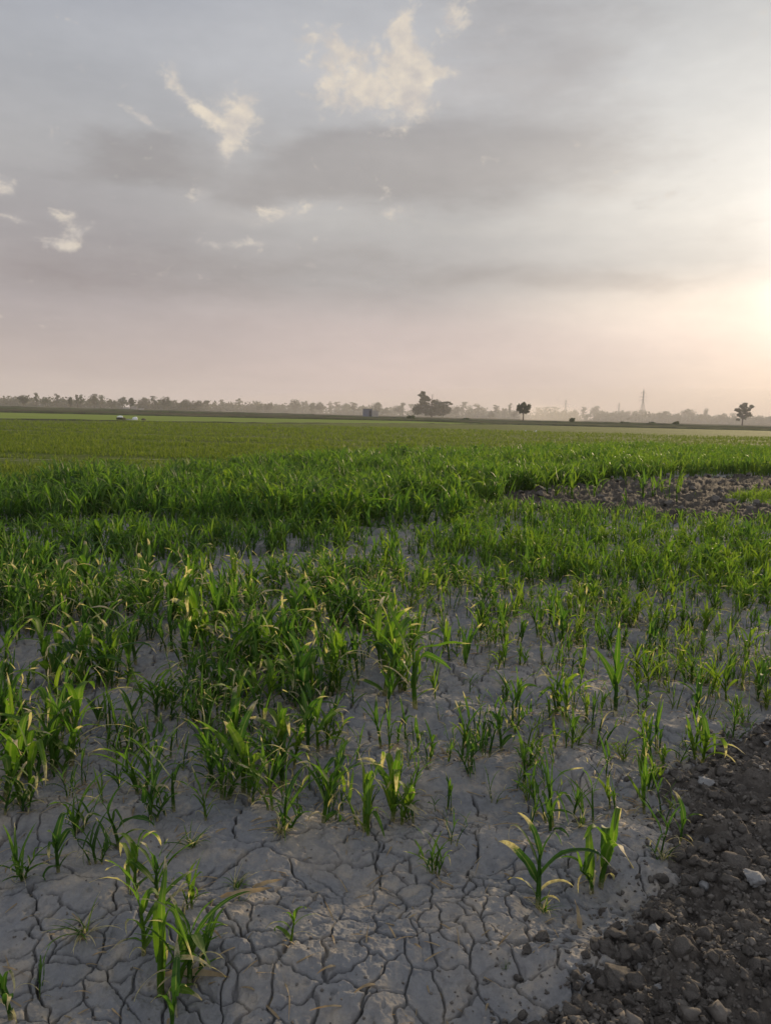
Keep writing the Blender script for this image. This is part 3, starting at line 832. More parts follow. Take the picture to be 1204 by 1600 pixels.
L1 = {(lk, k): join(make_plant(100 * li + k, lk, 1)) for li, lk in enumerate(LOOKS) for k in range(NV)}
L2 = {(lk, k): join(make_plant(100 * li + k, lk, 2)) for li, lk in enumerate(LOOKS) for k in range(NV)}
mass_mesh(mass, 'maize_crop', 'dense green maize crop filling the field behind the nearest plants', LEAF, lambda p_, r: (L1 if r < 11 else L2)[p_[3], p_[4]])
print('plants: individual', HERO_N + len(indiv), 'mass', len(mass))

# low crop tufts beyond the maize
def tuft(seed):
    r_ = random.Random(seed); P = []
    for i in range(4):
        P.append(('leaf', *leaf_geo(r_, r_.uniform(.7, 1.1), 0.16, r_.uniform(0, 6.28), R(r_.uniform(5, 25)), R(r_.uniform(20, 80)), 1.3, 2, (r_.uniform(-.3, .3), r_.uniform(-.3, .3), -.05), r_.choice([0, 0, .15]), .2, .3, 0, None, r_.uniform(.2, .8), False)))
    return join(P)
TU = [tuft(k) for k in range(12)]
low = []
n = 85000
yy = 12 * np.exp(nrng.uniform(0, math.log(80 / 12), n)); xx = nrng.uniform(-1, 1, n) * (0.58 * yy + 1)
yy = np.round(yy / 0.28) * 0.28 + nrng.normal(0, .03, n)
ed = np.interp(xx, EDGE[:, 0], EDGE[:, 1]); nb = np.interp(xx, [p_[0] for p_ in NEARB], [p_[1] for p_ in NEARB])
ok = (yy > ed + 0.3) & (yy < nb - 1) & (nrng.random(n) < 0.12 + 0.88 * sstep(fbm(xx * 0.10, yy * 0.7, 131, 4), .40, .56))
for x, y in zip(xx[ok], yy[ok]):
    low.append([x, y, rng.uniform(.10, .22) * (0.9 + y / 120), 0, rng.randrange(12), rng.uniform(0, 6.28), None, 0, 0])
mass_mesh(low, 'low_crop', 'short sparse green crop in the field beyond the maize', LOWLEAF, lambda p_, r: TU[p_[4]])
print('tufts', len(low))

# ------------------------------------------------------------------ weeds on the bare mud
def weed(px, py, size_, n, th, dryp, label, flat=False, seed=0, name='grass_tuft', cat='grass tuft'):
    r_ = random.Random(seed); P = []
    for i in range(n):
        P.append(('b', *leaf_geo(r_, r_.uniform(.5, 1.0), r_.uniform(.03, .055) * (2.2 if flat else 1), r_.uniform(0, 6.28), R(r_.uniform(*th)), R(r_.uniform(70, 120)), 1.4, 6, (r_.uniform(-.09, .09), r_.uniform(-.09, .09), -.02), r_.choice([0, .2, .5]) , .2, r_.uniform(-1, 1), .02, None, r_.uniform(.1, .9), True, r_.random() < dryp)))
    v, f, a = join(P)
    x, y = ground(px, py)
    o = link(name, mesh_np(name, v * size_, f, a), LEAF, None, (x, y, float(hz(x, y)[0])))
    tag(o, label, cat, 'small weeds on the bare mud')
weed(130, 1472, .15, 26, (20, 70), .5, 'spiky dark grass tuft on bare mud at the lower left', seed=1)
weed(368, 1386, .10, 22, (15, 60), .4, 'fine wispy grass tuft on bare mud left of centre', seed=2)
weed(345, 1560, .07, 34, (40, 85), .1, 'flat yellow-green weed in a crack near the bottom edge', True, seed=3, name='ground_weed', cat='weed')
weed(560, 1262, .07, 14, (15, 60), .5, 'dry grass tuft at the foot of the dark bushy maize', seed=4)
weed(440, 1310, .12, 30, (15, 60), .75, 'straw-coloured dry grass tuft below the broad pointed leaf', seed=5)
weed(905, 1300, .10, 26, (15, 60), .6, 'half-dry grass tuft left of the dark clods', seed=6)
weed(850, 1420, .09, 24, (15, 60), .5, 'fine grass tuft round the foot of the low trailing maize', seed=7)
weed(790, 1512, .035, 9, (5, 40), .0, 'tiny green sprout in a crack of the bare mud', seed=8)
weed(1035, 1345, .10, 24, (10, 50), .8, 'dry wispy grass tuft against the dark tilled edge', seed=9)
weed(300, 1335, .12, 30, (15, 60), .6, 'dry grass tuft in front of the left middle clump', seed=10)

# ------------------------------------------------------------------ clods and pale lumps on the tilled strip
def rock_geo(seed, sub=2, cuts=19, flat=0.72):
    """an angular lump: the hull of a few random points, its faces divided and roughened"""
    r_ = random.Random(seed)
    bm = bmesh.new()
    for _ in range(cuts):
        d = Vector((r_.gauss(0, 1), r_.gauss(0, 1), r_.gauss(0, 1))).normalized() * r_.uniform(.8, 1.1)
        bm.verts.new((d.x, d.y * r_.uniform(.7, .9), d.z * flat))
    h_ = bmesh.ops.convex_hull(bm, input=bm.verts[:])
    bmesh.ops.delete(bm, geom=list({v for v in h_['geom_interior'] + h_['geom_unused'] if isinstance(v, bmesh.types.BMVert)}), context='VERTS')
    bmesh.ops.triangulate(bm, faces=bm.faces[:])
    for k in range(sub):
        bmesh.ops.subdivide_edges(bm, edges=bm.edges[:], cuts=1, use_grid_fill=True)
        bmesh.ops.smooth_vert(bm, verts=bm.verts[:], factor=0.05, use_axis_x=True, use_axis_y=True, use_axis_z=True)
        for v in bm.verts: v.co += Vector((r_.gauss(0, 1), r_.gauss(0, 1), r_.gauss(0, 1))) * (0.055 / (k + 1))
    bmesh.ops.triangulate(bm, faces=bm.faces[:])
    bm.verts.index_update()
    V = np.array([v.co[:] for v in bm.verts]); Fq = np.array([[v.index for v in f.verts] for f in bm.faces]); bm.free()
    return V, Fq
ROCKS = [rock_geo(k) for k in range(14)]
RME = []
for v, f in ROCKS:
    me = mesh_np('soil_clod', v, f, smooth=False); me.materials.append(CLOD); RME.append(me)
SPECIAL = [(1022, 1470, 19, 'angular pale grey clay block at the left side of the dark clods', True), (1100, 1392, 11, 'small whitish clay lump high on the dark tilled slope', True), (1172, 1402, 18, 'large pale clay slab near the right edge', True),
           (1150, 1375, 24, 'long brown clod behind the pale slab near the right edge', False), (1167, 1462, 9, 'small warm-lit clay lump by the dark furrow', True), (1025, 1560, 7, 'thin pale clay chip at the bottom of the tilled strip', True),
           (1200, 1170, 12, 'pale clay lump at the right edge, top of the tilled strip', True), (1100, 1240, 13, 'pale dusty lump under the yellowish plant on the tilled strip', True), (965, 1545, 26, 'big rounded dark clod at the bottom edge of the mud', False),
           (1140, 1300, 15, 'squarish grey clod half way up the tilled strip', False), (1120, 1325, 13, 'grey clod just below the squarish one on the strip', False), (1180, 1230, 10, 'whitish clay chip near the right edge', True)]
taken = []
stone_me = {}
for i, (px, py, rp, lab, pale) in enumerate(SPECIAL):
    x, y = ground(px, py); d = math.sqrt(x * x + y * y + CAM_H ** 2)
    s_ = rp / FPX * d
    me = RME[(i * 5 + 2) % 14]
    if pale:
        me = mesh_np('clay_lump', *ROCKS[(i * 5 + 2) % 14], smooth=False); me.materials.append(STONE)
    o = link('clay_lump' if pale else 'soil_clod', me, None, None, (x, y, float(hz(x, y)[0]) + s_ * .3), (rng.uniform(-.3, .3), rng.uniform(-.3, .3), rng.uniform(0, 6)), (s_, s_, s_ * (0.8 if pale else .9)))
    tag(o, lab, 'clay lump' if pale else 'clod', 'clods on the tilled strip'); taken.append((x, y, s_))
cl = []
for _ in range(30000):
    y = 1.6 + 3.4 * rng.random() ** 1.4; x = rng.uniform(0.2, 3.2)
    u = float(strip_u(x, y))
    if u < -0.28 or u > 1.6 or (u < 0.02 and rng.random() > 0.6 * math.exp(min(0, u) / 0.12)): continue
    s_ = (0.5 if u < -0.05 else 1.0) * 0.0050 * math.exp(rng.expovariate(1.55))
    if s_ > 0.040: continue
    cl.append((x, y, s_))
for _ in range(260):
    x = rng.uniform(2, 13); y = rng.uniform(12, 24)
    if inside(np.array([x]), np.array([y]), PATCH)[0]: cl.append((x, y, rng.uniform(.04, .13)))
for _ in range(700):
    y = rng.uniform(1.7, 4.2); x = rng.uniform(-.6 * y, .5 * y)
    if strip_u(x, y) < 0: cl.append((x, y, rng.uniform(.002, .007)))
ppx, ppy = pixel([c_[0] for c_ in cl], [c_[1] for c_ in cl])
order = sorted(range(len(cl)), key=lambda i: -(cl[i][2] / math.hypot(cl[i][0], cl[i][1], CAM_H)) * (1 if (-10 < ppx[i] < 1214 and ppy[i] < 1610) else 0))
zs = hz([c_[0] for c_ in cl], [c_[1] for c_ in cl])
ci = [i for i in order[:230]]
def clod_zone(px, py):
    if py < 900: return 'on the dug patch among the crop'
    if py < 1250: return 'on the upper part of the tilled strip'
    if py < 1400: return 'on the tilled slope beside the mud' if px < 1120 else 'on the tilled slope near the right edge'
    return 'on the bottom left rim of the strip' if px < 1000 else ('on the ridge at the bottom of the strip' if px < 1120 else 'in the dark furrow at the bottom right')
cz = {}
for i in ci: cz.setdefault(clod_zone(ppx[i], ppy[i]), []).append(i)
CLAB = {}
for zn, lst in cz.items():
    todo = list(lst)
    for fn, w_ in ((lambda i: -cl[i][2], 'largest'), (lambda i: ppx[i], 'leftmost'), (lambda i: -ppx[i], 'rightmost'), (lambda i: -ppy[i], 'nearest'), (lambda i: ppy[i], 'farthest')):
        if todo:
            q = min(todo, key=fn); todo.remove(q); CLAB[q] = f'{w_} dark earth clod of those {zn}'
    for q in todo: CLAB[q] = f'middling dark earth clod {zn}'
for i in ci:
    x, y, s_ = cl[i]
    o = link('soil_clod', RME[rng.randrange(14)], None, None, (x, y, float(zs[i]) + s_ * .25), (rng.uniform(-.5, .5), rng.uniform(-.5, .5), rng.uniform(0, 6.28)), s_)
    tag(o, CLAB[i], 'clod', 'clods on the tilled strip')
small = [rock_geo(50 + k, 1, 10, .8) for k in range(8)]
Vs, Fs, n = [], [], 0
for i in order[230:]:
    x, y, s_ = cl[i]; v, f = small[rng.randrange(8)]
    a_ = rng.uniform(0, 6.28); c_, q_ = math.cos(a_), math.sin(a_)
    vv = np.stack([v[:, 0] * c_ - v[:, 1] * q_, v[:, 0] * q_ + v[:, 1] * c_, v[:, 2]], 1) * s_ + np.array([x, y, zs[i] + s_ * .3])
    Vs.append(vv); Fs.append(f + n); n += len(v)
o = link('soil_crumbs', mesh_np('soil_crumbs', np.concatenate(Vs), np.concatenate(Fs), smooth=False), CLOD)
tag(o, 'loose dark soil crumbs scattered over the tilled earth and mud', 'soil', None, 'stuff')

# dry leaf scraps lying on the mud
STRAW = leaf_material('dry_leaf', [(0.0, (0.2, 0.16, 0.09)), (1.0, (0.3, 0.25, 0.14))], [(0.3, (0.26, 0.19, 0.11)), (0.7, (0.42, 0.34, 0.22))], (1.2, 1.1, 0.8))
def scrap(px, py, L, W, rz, label):
    r_ = random.Random(px)
    v, f, a = leaf_geo(r_, L, W, 0, R(80), R(96), 1, 8, (0, 0, 0.006), .5, .3, 1.2, .12, None, .5, True, True)
    x, y = ground(px, py)
    tag(link('dry_leaf', mesh_np('dry_leaf', v, f, a), STRAW, None, (x, y, float(hz(x, y)[0]) + .012), (0, 0, rz)), label, 'dry leaf', 'dry leaves on the mud')
scrap(345, 1425, .16, .028, 0.25, 'brown dry leaf lying on mud beside the small seedling')
scrap(245, 1532, .20, .03, 0.1, 'brown dry leaf strip under the tall bottom left maize')
scrap(395, 1400, .10, .02, 0.5, 'curled dry leaf right of the small seedling')
scrap(905, 1455, .14, .02, 1.4, 'straw-coloured dry leaf lying below the plant beside the clods')

# thin dry scraps and stubble lying among the stems
LV = []
for k in range(10):
    r_ = random.Random(300 + k)
    LV.append(leaf_geo(r_, r_.uniform(.05, .14), r_.uniform(.004, .011), 0, R(r_.uniform(68, 84)), R(r_.uniform(92, 112)), 1, 4, (0, 0, 0.004), .5, .2, r_.uniform(-2, 2), .1, None, r_.random(), False, True))
lit_ = []
for p_ in rest:
    d_ = math.hypot(p_[0], p_[1])
    if d_ > 8.5: continue
    for _ in range(3 if d_ < 5.5 else 1):
        a_ = rng.uniform(0, 6.28); q_ = rng.expovariate(9)
        lit_.append((p_[0] + q_ * math.cos(a_), p_[1] + q_ * math.sin(a_)))
for _ in range(500):
    y = rng.uniform(1.75, 4); x = rng.uniform(-.55, .5) * y
    if strip_u(x, y) < -0.02: lit_.append((x, y))
zl = hz([q[0] for q in lit_], [q[1] for q in lit_])
Vs, Fs, As, n = [], [], [], 0
for (x, y), z in zip(lit_, zl):
    v, f, a_ = LV[rng.randrange(10)]; t_ = rng.uniform(0, 6.28); c_, q_ = math.cos(t_), math.sin(t_); k_ = rng.uniform(.5, 1.1)
    Vs.append(np.stack([v[:, 0] * c_ - v[:, 1] * q_, v[:, 0] * q_ + v[:, 1] * c_, v[:, 2]], 1) * k_ + np.array([x, y, z])); Fs.append(f + n); As.append(a_); n += len(v)
tag(link('dry_litter', mesh_np('dry_litter', np.concatenate(Vs), np.concatenate(Fs), np.concatenate(As)), STRAW), 'scattered dry leaf scraps and stubble on the mud', 'litter', None, 'stuff')

# ------------------------------------------------------------------ far trees
BARK = simple('bark', [(0.3, (0.07, 0.055, 0.04)), (0.7, (0.13, 0.105, 0.08))], 3.0, 0.9)
FOL = {}
def foliage_mat(key, a_, b_):
    if key not in FOL:
        m, gg, o = material('foliage_' + key)
        n_ = gg.noise(objco(gg), 0.9, 4.0)
        c_ = gg.ramp(n_, [(0.35, a_), (0.65, b_)])
        p = principled(gg, c_, 0.7, 0.25)
        tr = gg.node('ShaderNodeBsdfTranslucent'); gg.put(tr.inputs['Color'], c_)
        mx = gg.node('ShaderNodeMixShader'); mx.inputs[0].default_value = 0.25
        m.node_tree.links.new(p.outputs[0], mx.inputs[1]); m.node_tree.links.new(tr.outputs[0], mx.inputs[2]); m.node_tree.links.new(mx.outputs[0], o.inputs[0])
        FOL[key] = m
    return FOL[key]
foliage_mat('dark', (0.022, 0.040, 0.016), (0.045, 0.070, 0.024))
foliage_mat('olive', (0.040, 0.052, 0.022), (0.070, 0.085, 0.036))
foliage_mat('pale', (0.066, 0.078, 0.042), (0.105, 0.118, 0.064))  # leaf colour lightened to put haze on the lone trees
foliage_mat('green', (0.032, 0.062, 0.018), (0.065, 0.105, 0.028))
def leaf_cloud(rs, blobs, n, size_):
    """leaf-sized faces spread through the blobs' volumes: (cx, cy, cz, rx, ry, rz, weight)"""
    V = np.zeros((n * 4, 3)); w = np.array([b[6] for b in blobs], float); w /= w.sum()
    pick = rs.choice(len(blobs), n, p=w)
    B = np.array([b[:6] for b in blobs])[pick]
    d = rs.normal(size=(n, 3)); d /= np.linalg.norm(d, axis=1)[:, None]
    r = rs.uniform(0.25, 1, n) ** 0.45 * rs.uniform(.8, 1.32, n)
    c = B[:, :3] + d * r[:, None] * B[:, 3:6]
    a = rs.normal(size=(n, 3)); a /= np.linalg.norm(a, axis=1)[:, None]
    b = np.cross(a, rs.normal(size=(n, 3))); b /= np.linalg.norm(b, axis=1)[:, None]
    s = size_ * rs.uniform(.5, 1.3, n)[:, None]
    for k, (p_, q_) in enumerate(((-1, -.5), (1, -.6), (.8, .6), (-.7, .55))): V[k::4] = c + a * s * p_ + b * s * q_
    return V, np.arange(n * 4).reshape(n, 4)
def tree(x, y, h, w, kind, mat, label, group='trees along the horizon', seed=0, name=None, cat='tree', blobs=None, limbs=None, n=None):
    rs = np.random.default_rng(seed); r_ = random.Random(seed)
    root = empty(name or 'tree', (x, y, 0.0), 0.0)
    tag(root, label, cat, group)
    tr = MB()
    tw = 0.02 * h + 0.05
    if blobs is None:
        if kind == 'round':
            ct = .30
            blobs = [(r_.uniform(-.28, .28) * w, r_.uniform(-.28, .28) * w, h * r_.uniform(.40, .78), w * r_.uniform(.2, .32), w * r_.uniform(.2, .32), h * r_.uniform(.14, .24), 1) for _ in range(8)] + [(0, 0, h * .56, w * .40, w * .40, h * .30, 3), (0.08 * w, 0, h * .85, w * .2, w * .2, h * .13, 1)]
        elif kind == 'broad':
            blobs = [(r_.uniform(-.42, .42) * w, r_.uniform(-.3, .3) * w, h * r_.uniform(.3, .75), w * r_.uniform(.14, .24), w * r_.uniform(.14, .24), h * r_.uniform(.14, .26), 1) for _ in range(11)]
        elif kind == 'tall':
            blobs = [(r_.uniform(-.3, .3) * w, r_.uniform(-.3, .3) * w, h * (0.42 + .52 * k / 6), w * r_.uniform(.2, .42), w * r_.uniform(.2, .42), h * r_.uniform(.04, .09), 1) for k in range(7)]
        elif kind == 'tuft':
            blobs = [(0, 0, h * .86, w * .5, w * .5, h * .12, 3), (r_.uniform(-.2, .2) * w, 0, h * .7, w * .25, w * .25, h * .05, 1)]
        else:
            blobs = [(r_.uniform(-.1, .1) * w, r_.uniform(-.1, .1) * w, h * (.2 + .7 * k / 5), w * .42, w * .42, h * .14, 1) for k in range(6)]
    top = max(b[2] for b in blobs)
    tr.tube([(0, 0, -.1), (r_.uniform(-.1, .1), 0, top * .35), (r_.uniform(-.2, .2), r_.uniform(-.2, .2), top * .95)], [tw * 1.3, tw, tw * .3], 6)
    for b in blobs[:7]:
        z0 = top * r_.uniform(.28, .55)
        tr.tube([(0, 0, z0), (b[0] * .55, b[1] * .55, (z0 + b[2]) / 2 + .1), (b[0], b[1], b[2])], [tw * .5, tw * .35, tw * .15], 5)
    tr.build('trunk', BARK, root, True)
    n = n or int({'round': 900, 'broad': 800, 'tall': 460, 'tuft': 240, 'column': 520}[kind])
    v, f = leaf_cloud(rs, blobs, n, 0.020 * h + 0.045 * math.sqrt(w))
    link('crown', mesh_np('crown', v, f, smooth=False), FOL[mat], root)
    return root
hor = lambda px: 645.5 + (px - 602) * math.tan(ROLL)
def at_dist(px, D):
    a_, _ = azel(px, hor(px)); return D * math.tan(R(a_)), D
def far_tree(px, top, wpx, kind, mat, D, label, **kw):
    x, y = at_dist(px, D)
    base = CAM_H * FPX / D
    h = (hor(px) + base - top) / FPX * D
    return tree(x, y, max(h, 1.2), max(wpx / FPX * D, 1.2), kind, mat, label, seed=int(px * 7 + top), **kw)
# trees that stand out
far_tree(37, 617, 17, 'round', 'dark', 420, 'dark round tree standing clear at the far left of the horizon', n=900)
far_tree(110, 620, 9, 'round', 'dark', 420, 'small dark tree second from the left of the horizon', n=600)
far_tree(205, 621, 11, 'round', 'dark', 430, 'small dark rounded tree above the pale low wall')
far_tree(148, 615, 17, 'round', 'olive', 470, 'big pale rounded tree high in the left part of the far row')
far_tree(588, 628, 19, 'round', 'olive', 440, 'rounded tree rising just right of the blue-grey hut', n=800)
D = 360.0
x, y = at_dist(674, D)
k_ = D / FPX
hb = []
for (dx, up, rx, rz, wt_) in ((-22, 12, 8, 7, 3), (-14, 14, 10, 9, 3), (-4, 12, 9, 9, 3), (8, 16, 10, 10, 4), (14, 12, 10, 9, 3), (22, 13, 8, 7, 2), (2, 9, 14, 6, 2), (-13, 29, 4, 2.2, .8), (-16, 34, 6, 2.2, 1), (-10, 31, 5, 1.8, .8), (-7, 27, 5, 2, .8), (-15, 25, 5, 2.5, 1), (-12, 21, 6, 3, 1.3), (-14, 38, 3.5, 1.6, .7), (24, 23.5, 5, 1.3, .6), (17, 22.5, 6, 1.5, .8), (29, 21.5, 3, 1, .35), (4, 24, 6, 2, .8)):
    hb.append((dx * k_, 0.1 * dx * k_ * random.Random(dx).uniform(-1, 1), up * k_, rx * k_, rx * k_ * .8, rz * k_, wt_))
tree(x, y, 40 * k_, 50 * k_, 'round', 'olive', 'large dark tree with layered flat sprays above a broad crown, right of centre', seed=5, blobs=hb, n=3600)
D = 270.0; x, y = at_dist(817, D); k_ = D / FPX
hb = [(dx * k_, random.Random(int(dx * 9)).uniform(-3, 3) * k_, up * k_, r_ * k_, r_ * k_, rz * k_, w_) for dx, up, r_, rz, w_ in ((-6, 19, 4.5, 3.5, 2), (0, 23, 5, 4, 3), (5, 20, 5, 3.5, 2), (8, 24, 2.6, 2, .7), (-3, 15, 4.5, 3.2, 2), (4, 15, 4, 3, 1.5), (-8, 23, 2.5, 2.5, .7), (0, 27, 3.5, 2, 1), (-9, 17, 2, 1.6, .4))]
tree(x, y, 29 * k_, 20 * k_, 'round', 'pale', 'lone dark tree with a small rounded crown on a bare trunk right of centre', seed=9, blobs=hb, n=1500)
D = 310.0; x, y = at_dist(1159, D); k_ = D / FPX
hb = [(dx * k_, random.Random(int(dx * 5)).uniform(-3, 3) * k_, up * k_, r_ * k_, r_ * k_, rz * k_, w_) for dx, up, r_, rz, w_ in ((-8, 24, 5, 2.6, 1.6), (0, 30, 5, 3.5, 2), (6, 26, 5, 3.2, 2), (11, 30, 3, 2.2, .9), (0, 22, 6, 3.5, 2), (8, 18, 5, 3.5, 2), (-5, 17, 4.5, 3, 1.3), (3, 13, 4.5, 2.6, 1.2), (-7, 10, 2.5, 1.6, .5), (3, 34, 3, 1.6, .7), (-11, 25, 2, 1.4, .4))]
tree(x, y, 36 * k_, 26 * k_, 'round', 'pale', 'lone open-crowned tree standing clear at the far right', seed=12, blobs=hb, n=1300)
ROW = [(57, 614, 5, 't'), (72, 620, 11, 'b'), (90, 616, 6, 't'), (121, 617, 5, 't'), (127, 617, 5, 't'), (161, 618, 7, 't'), (175, 625, 13, 'b'), (192, 620, 14, 'r'), (225, 621, 13, 'r'), (242, 619, 8, 't'), (260, 620, 13, 'r'), (275, 625, 11, 'b'), (290, 624, 15, 'r'), (310, 625, 13, 'r'),
       (325, 626, 8, 't'), (348, 625, 6, 't'), (360, 629, 12, 'b'), (374, 623, 6, 't'), (390, 629, 14, 'b'), (405, 631, 8, 'r'), (420, 630, 13, 'r'), (437, 630, 11, 'b'), (460, 624, 12, 'r'), (473, 628, 6, 't'), (479, 627, 5, 't'), (488, 629, 7, 'r'), (499, 628, 13, 'r'), (516, 628, 5, 'c'),
       (525, 628, 9, 't'), (540, 630, 10, 'r'), (552, 629, 10, 't'), (566, 635, 9, 'r'), (601, 637, 10, 'b'), (612, 638, 9, 'b'), (624, 633, 14, 'r'), (629, 629, 5, 'f'), (642, 631, 6, 'f'), (712, 634, 13, 'r'), (722, 628, 10, 't'), (733, 634, 7, 'c'), (746, 632, 11, 't'), (755, 638, 7, 'c'),
       (765, 640, 10, 'b'), (774, 633, 7, 't'), (788, 638, 8, 'r'), (795, 631, 5, 't'), (803, 640, 8, 'b')]
ROWR = [(840, 637, 9, 't'), (850, 636, 11, 't'), (865, 636, 9, 't'), (880, 641, 7, 't'), (895, 640, 9, 'r'), (910, 636, 8, 't'), (930, 634, 12, 'r'), (942, 641, 12, 'b'), (955, 645, 9, 'c'), (970, 641, 10, 'r'), (985, 642, 14, 'b'), (1000, 640, 20, 'r'), (1025, 645, 12, 'b'), (1037, 642, 18, 'r'), (1055, 648, 12, 'b'),
        (1070, 639, 24, 'r'), (1085, 649, 8, 'c'), (1101, 639, 5, 'c'), (1103, 647, 18, 'b'), (1128, 646, 15, 'r'), (1143, 646, 8, 't'), (1180, 648, 22, 'b'), (1196, 649, 22, 'b')]
KIND = {'t': ('tall', 'tall thin tree'), 'b': ('broad', 'low broad tree'), 'r': ('round', 'rounded tree'), 'c': ('column', 'narrow upright tree'), 'f': ('tuft', 'thin-stemmed top-tufted tree')}
marks = [(0, 'left of the far left dark tree'), (37, 'between the two dark trees at far left'), (110, 'between the second dark tree and pale wall'), (205, 'in the left third of the far row'), (400, 'left of the blue-grey hut'), (578, 'between the hut and the layered tree'), (674, 'between the layered and the lone dark tree'),
         (817, 'behind the dust plume'), (890, 'left of the tall pylon'), (1003, 'right of the tall pylon'), (1159, 'right of the lone far right tree')]
seen = {}
def row_label(px, kd):
    ph = [m_ for b_, m_ in marks if b_ <= px][-1]
    return KIND[kd][1], ph
for lst, D0 in ((ROW, 500), (ROWR, 560)):
    info = {}
    for t_ in lst:
        info.setdefault(row_label(t_[0], t_[3]), []).append(t_)
    ords = ('first', 'second', 'third', 'fourth', 'fifth', 'sixth', 'seventh', 'eighth')
    for (kw_, ph), ts in info.items():
        for i, t_ in enumerate(sorted(ts)):
            lab = f'{kw_} {ph}' if len(ts) == 1 else f'{ords[i]} {kw_} from the left {ph}'
            r_ = random.Random(t_[0])
            D_ = D0 + r_.uniform(-50, 60)
            far_tree(t_[0], t_[1], t_[2] * 1.45, KIND[t_[3]][0], r_.choice(['olive', 'dark', 'green']), D_, lab)
# the low mass of undergrowth behind and between the trees
rs = np.random.default_rng(44)
bls = []
for i in range(340):
    a_ = rs.uniform(-36, 36); D_ = rs.uniform(520, 600); h_ = rs.uniform(2.0, 4.6) * (1 if a_ < 10 else .9)
    bls.append((D_ * math.tan(R(a_)), D_, h_ * .6, rs.uniform(4, 10), 4, h_, 1))
v, f = leaf_cloud(rs, bls, 34000, 0.9)
v[:, 2] = np.maximum(v[:, 2], 0.02)
tag(link('far_undergrowth', mesh_np('far_undergrowth', v, f, smooth=False), FOL['olive']), 'hazy low belt of bushes and trees along the horizon', 'woodland', None, 'stuff')
# bushes on the banks
for i, (px, py, wpx, hpx, lab) in enumerate(((1055, 661.5, 12, 7, 'dark green bush on the bank left of the lone far right tree'), (1019, 662, 13, 5, 'low green bush on the bank below the tall pylon'), (975, 661, 16, 4, 'low wide green bush on the bank left of the pylon'), (1036, 663, 9, 3, 'smallest low bush between two bushes on the bank'),
                                             (728, 655, 14, 4, 'low bush right of the large layered tree'), (893, 658, 9, 9, 'small dark bush right of the dust plume'), (642, 651, 12, 6, 'low bush left of the large layered tree'))):
    x, y = ground(px, hor(px) + 8.3); D_ = y
    w_ = wpx / FPX * D_; h_ = hpx / FPX * D_
    b_ = [(random.Random(i * 9 + k).uniform(-.35, .35) * w_, random.Random(i * 5 + k).uniform(-.2, .2) * w_, h_ * random.Random(i + k).uniform(.3, .65), w_ * .25, w_ * .2, h_ * .36, 1) for k in range(6)]
    root = empty('bush', (x, y, 0.06)); tag(root, lab, 'bush', 'bushes on the far banks')
    v, f = leaf_cloud(np.random.default_rng(i), b_, 260, .16)
    v[:, 2] = np.maximum(v[:, 2], 0)
    link('foliage', mesh_np('foliage', v, f, smooth=False), FOL['green'], root)
    mb = MB()
    for b in b_[:3]: mb.tube([(0, 0, -.05), (b[0] * .6, b[1] * .6, b[2] * .6), (b[0], b[1], b[2])], [.05, .03, .015], 5)
    mb.build('stem', BARK, root)

# ------------------------------------------------------------------ earth banks between the fields
BANK = simple('bank_earth', [(0.35, (0.060, 0.055, 0.032)), (0.6, (0.085, 0.095, 0.035))], 0.8, 0.95, 3.0, 0.6, 0.1)
def bank(pts, wid, hgt, label, seed):
    rs = np.random.default_rng(seed)
    P = np.array(pts, float); seglen = np.hypot(*np.diff(P, axis=0).T); cum = np.concatenate([[0], np.cumsum(seglen)])
    n = int(cum[-1] / 1.2) + 2
    t = np.linspace(0, cum[-1], n)
    cx = np.interp(t, cum, P[:, 0]); cy_ = np.interp(t, cum, P[:, 1])
    hh_ = hgt * (0.45 + 1.1 * fbm(t * .12, t * 0 + seed, seed, 3)); ww = wid * (0.7 + .6 * vnoise(t * .2, t * 0, seed + 3))
    prof = [(-1, -.08), (-.55, .55), (-.15, 1), (.25, .95), (.6, .5), (1, -.08)]
    V = np.concatenate([np.stack([cx, cy_ + a_ * ww, np.maximum(hh_ * b_, -.05) + rs.normal(0, .02, n) * (b_ > 0)], 1) for a_, b_ in prof])
    Fq = [(k * n + i, k * n + i + 1, (k + 1) * n + i + 1, (k + 1) * n + i) for k in range(5) for i in range(n - 1)]
    tag(link('earth_bank', mesh_np('earth_bank', V, np.array(Fq)), BANK), label, 'bank', 'low earth banks between the far fields')
bank([(-130, 113), (-64, 129), (-23.5, 141), (4, 158.5), (24, 144.5)], .5, .32, 'low dark bank along the far side of the pale strip', 3)
bank([(-40, 71), (-36.7, 73), (-14.8, 87), (5.5, 121), (22, 139.5)], .3, .14, 'thin grassy bank along the near side of the pale strip', 5)
bank([(22, 143), (40, 147), (70, 150), (130, 158)], .7, .24, 'low grassy bank at the far right edge of the green field', 7)
bank([(10, 205), (40, 212), (85, 222), (150, 232)], 1.0, .45, 'dark bank below the pylons and dust', 9)
bank([(-180, 205), (-60, 220), (5, 232), (40, 228)], .8, .4, 'long dark bank in front of the hut and left trees', 11)
bank([(-220, 300), (-90, 310), (-30, 315)], 1.0, .45, 'far dark bank under the left tree row', 13)

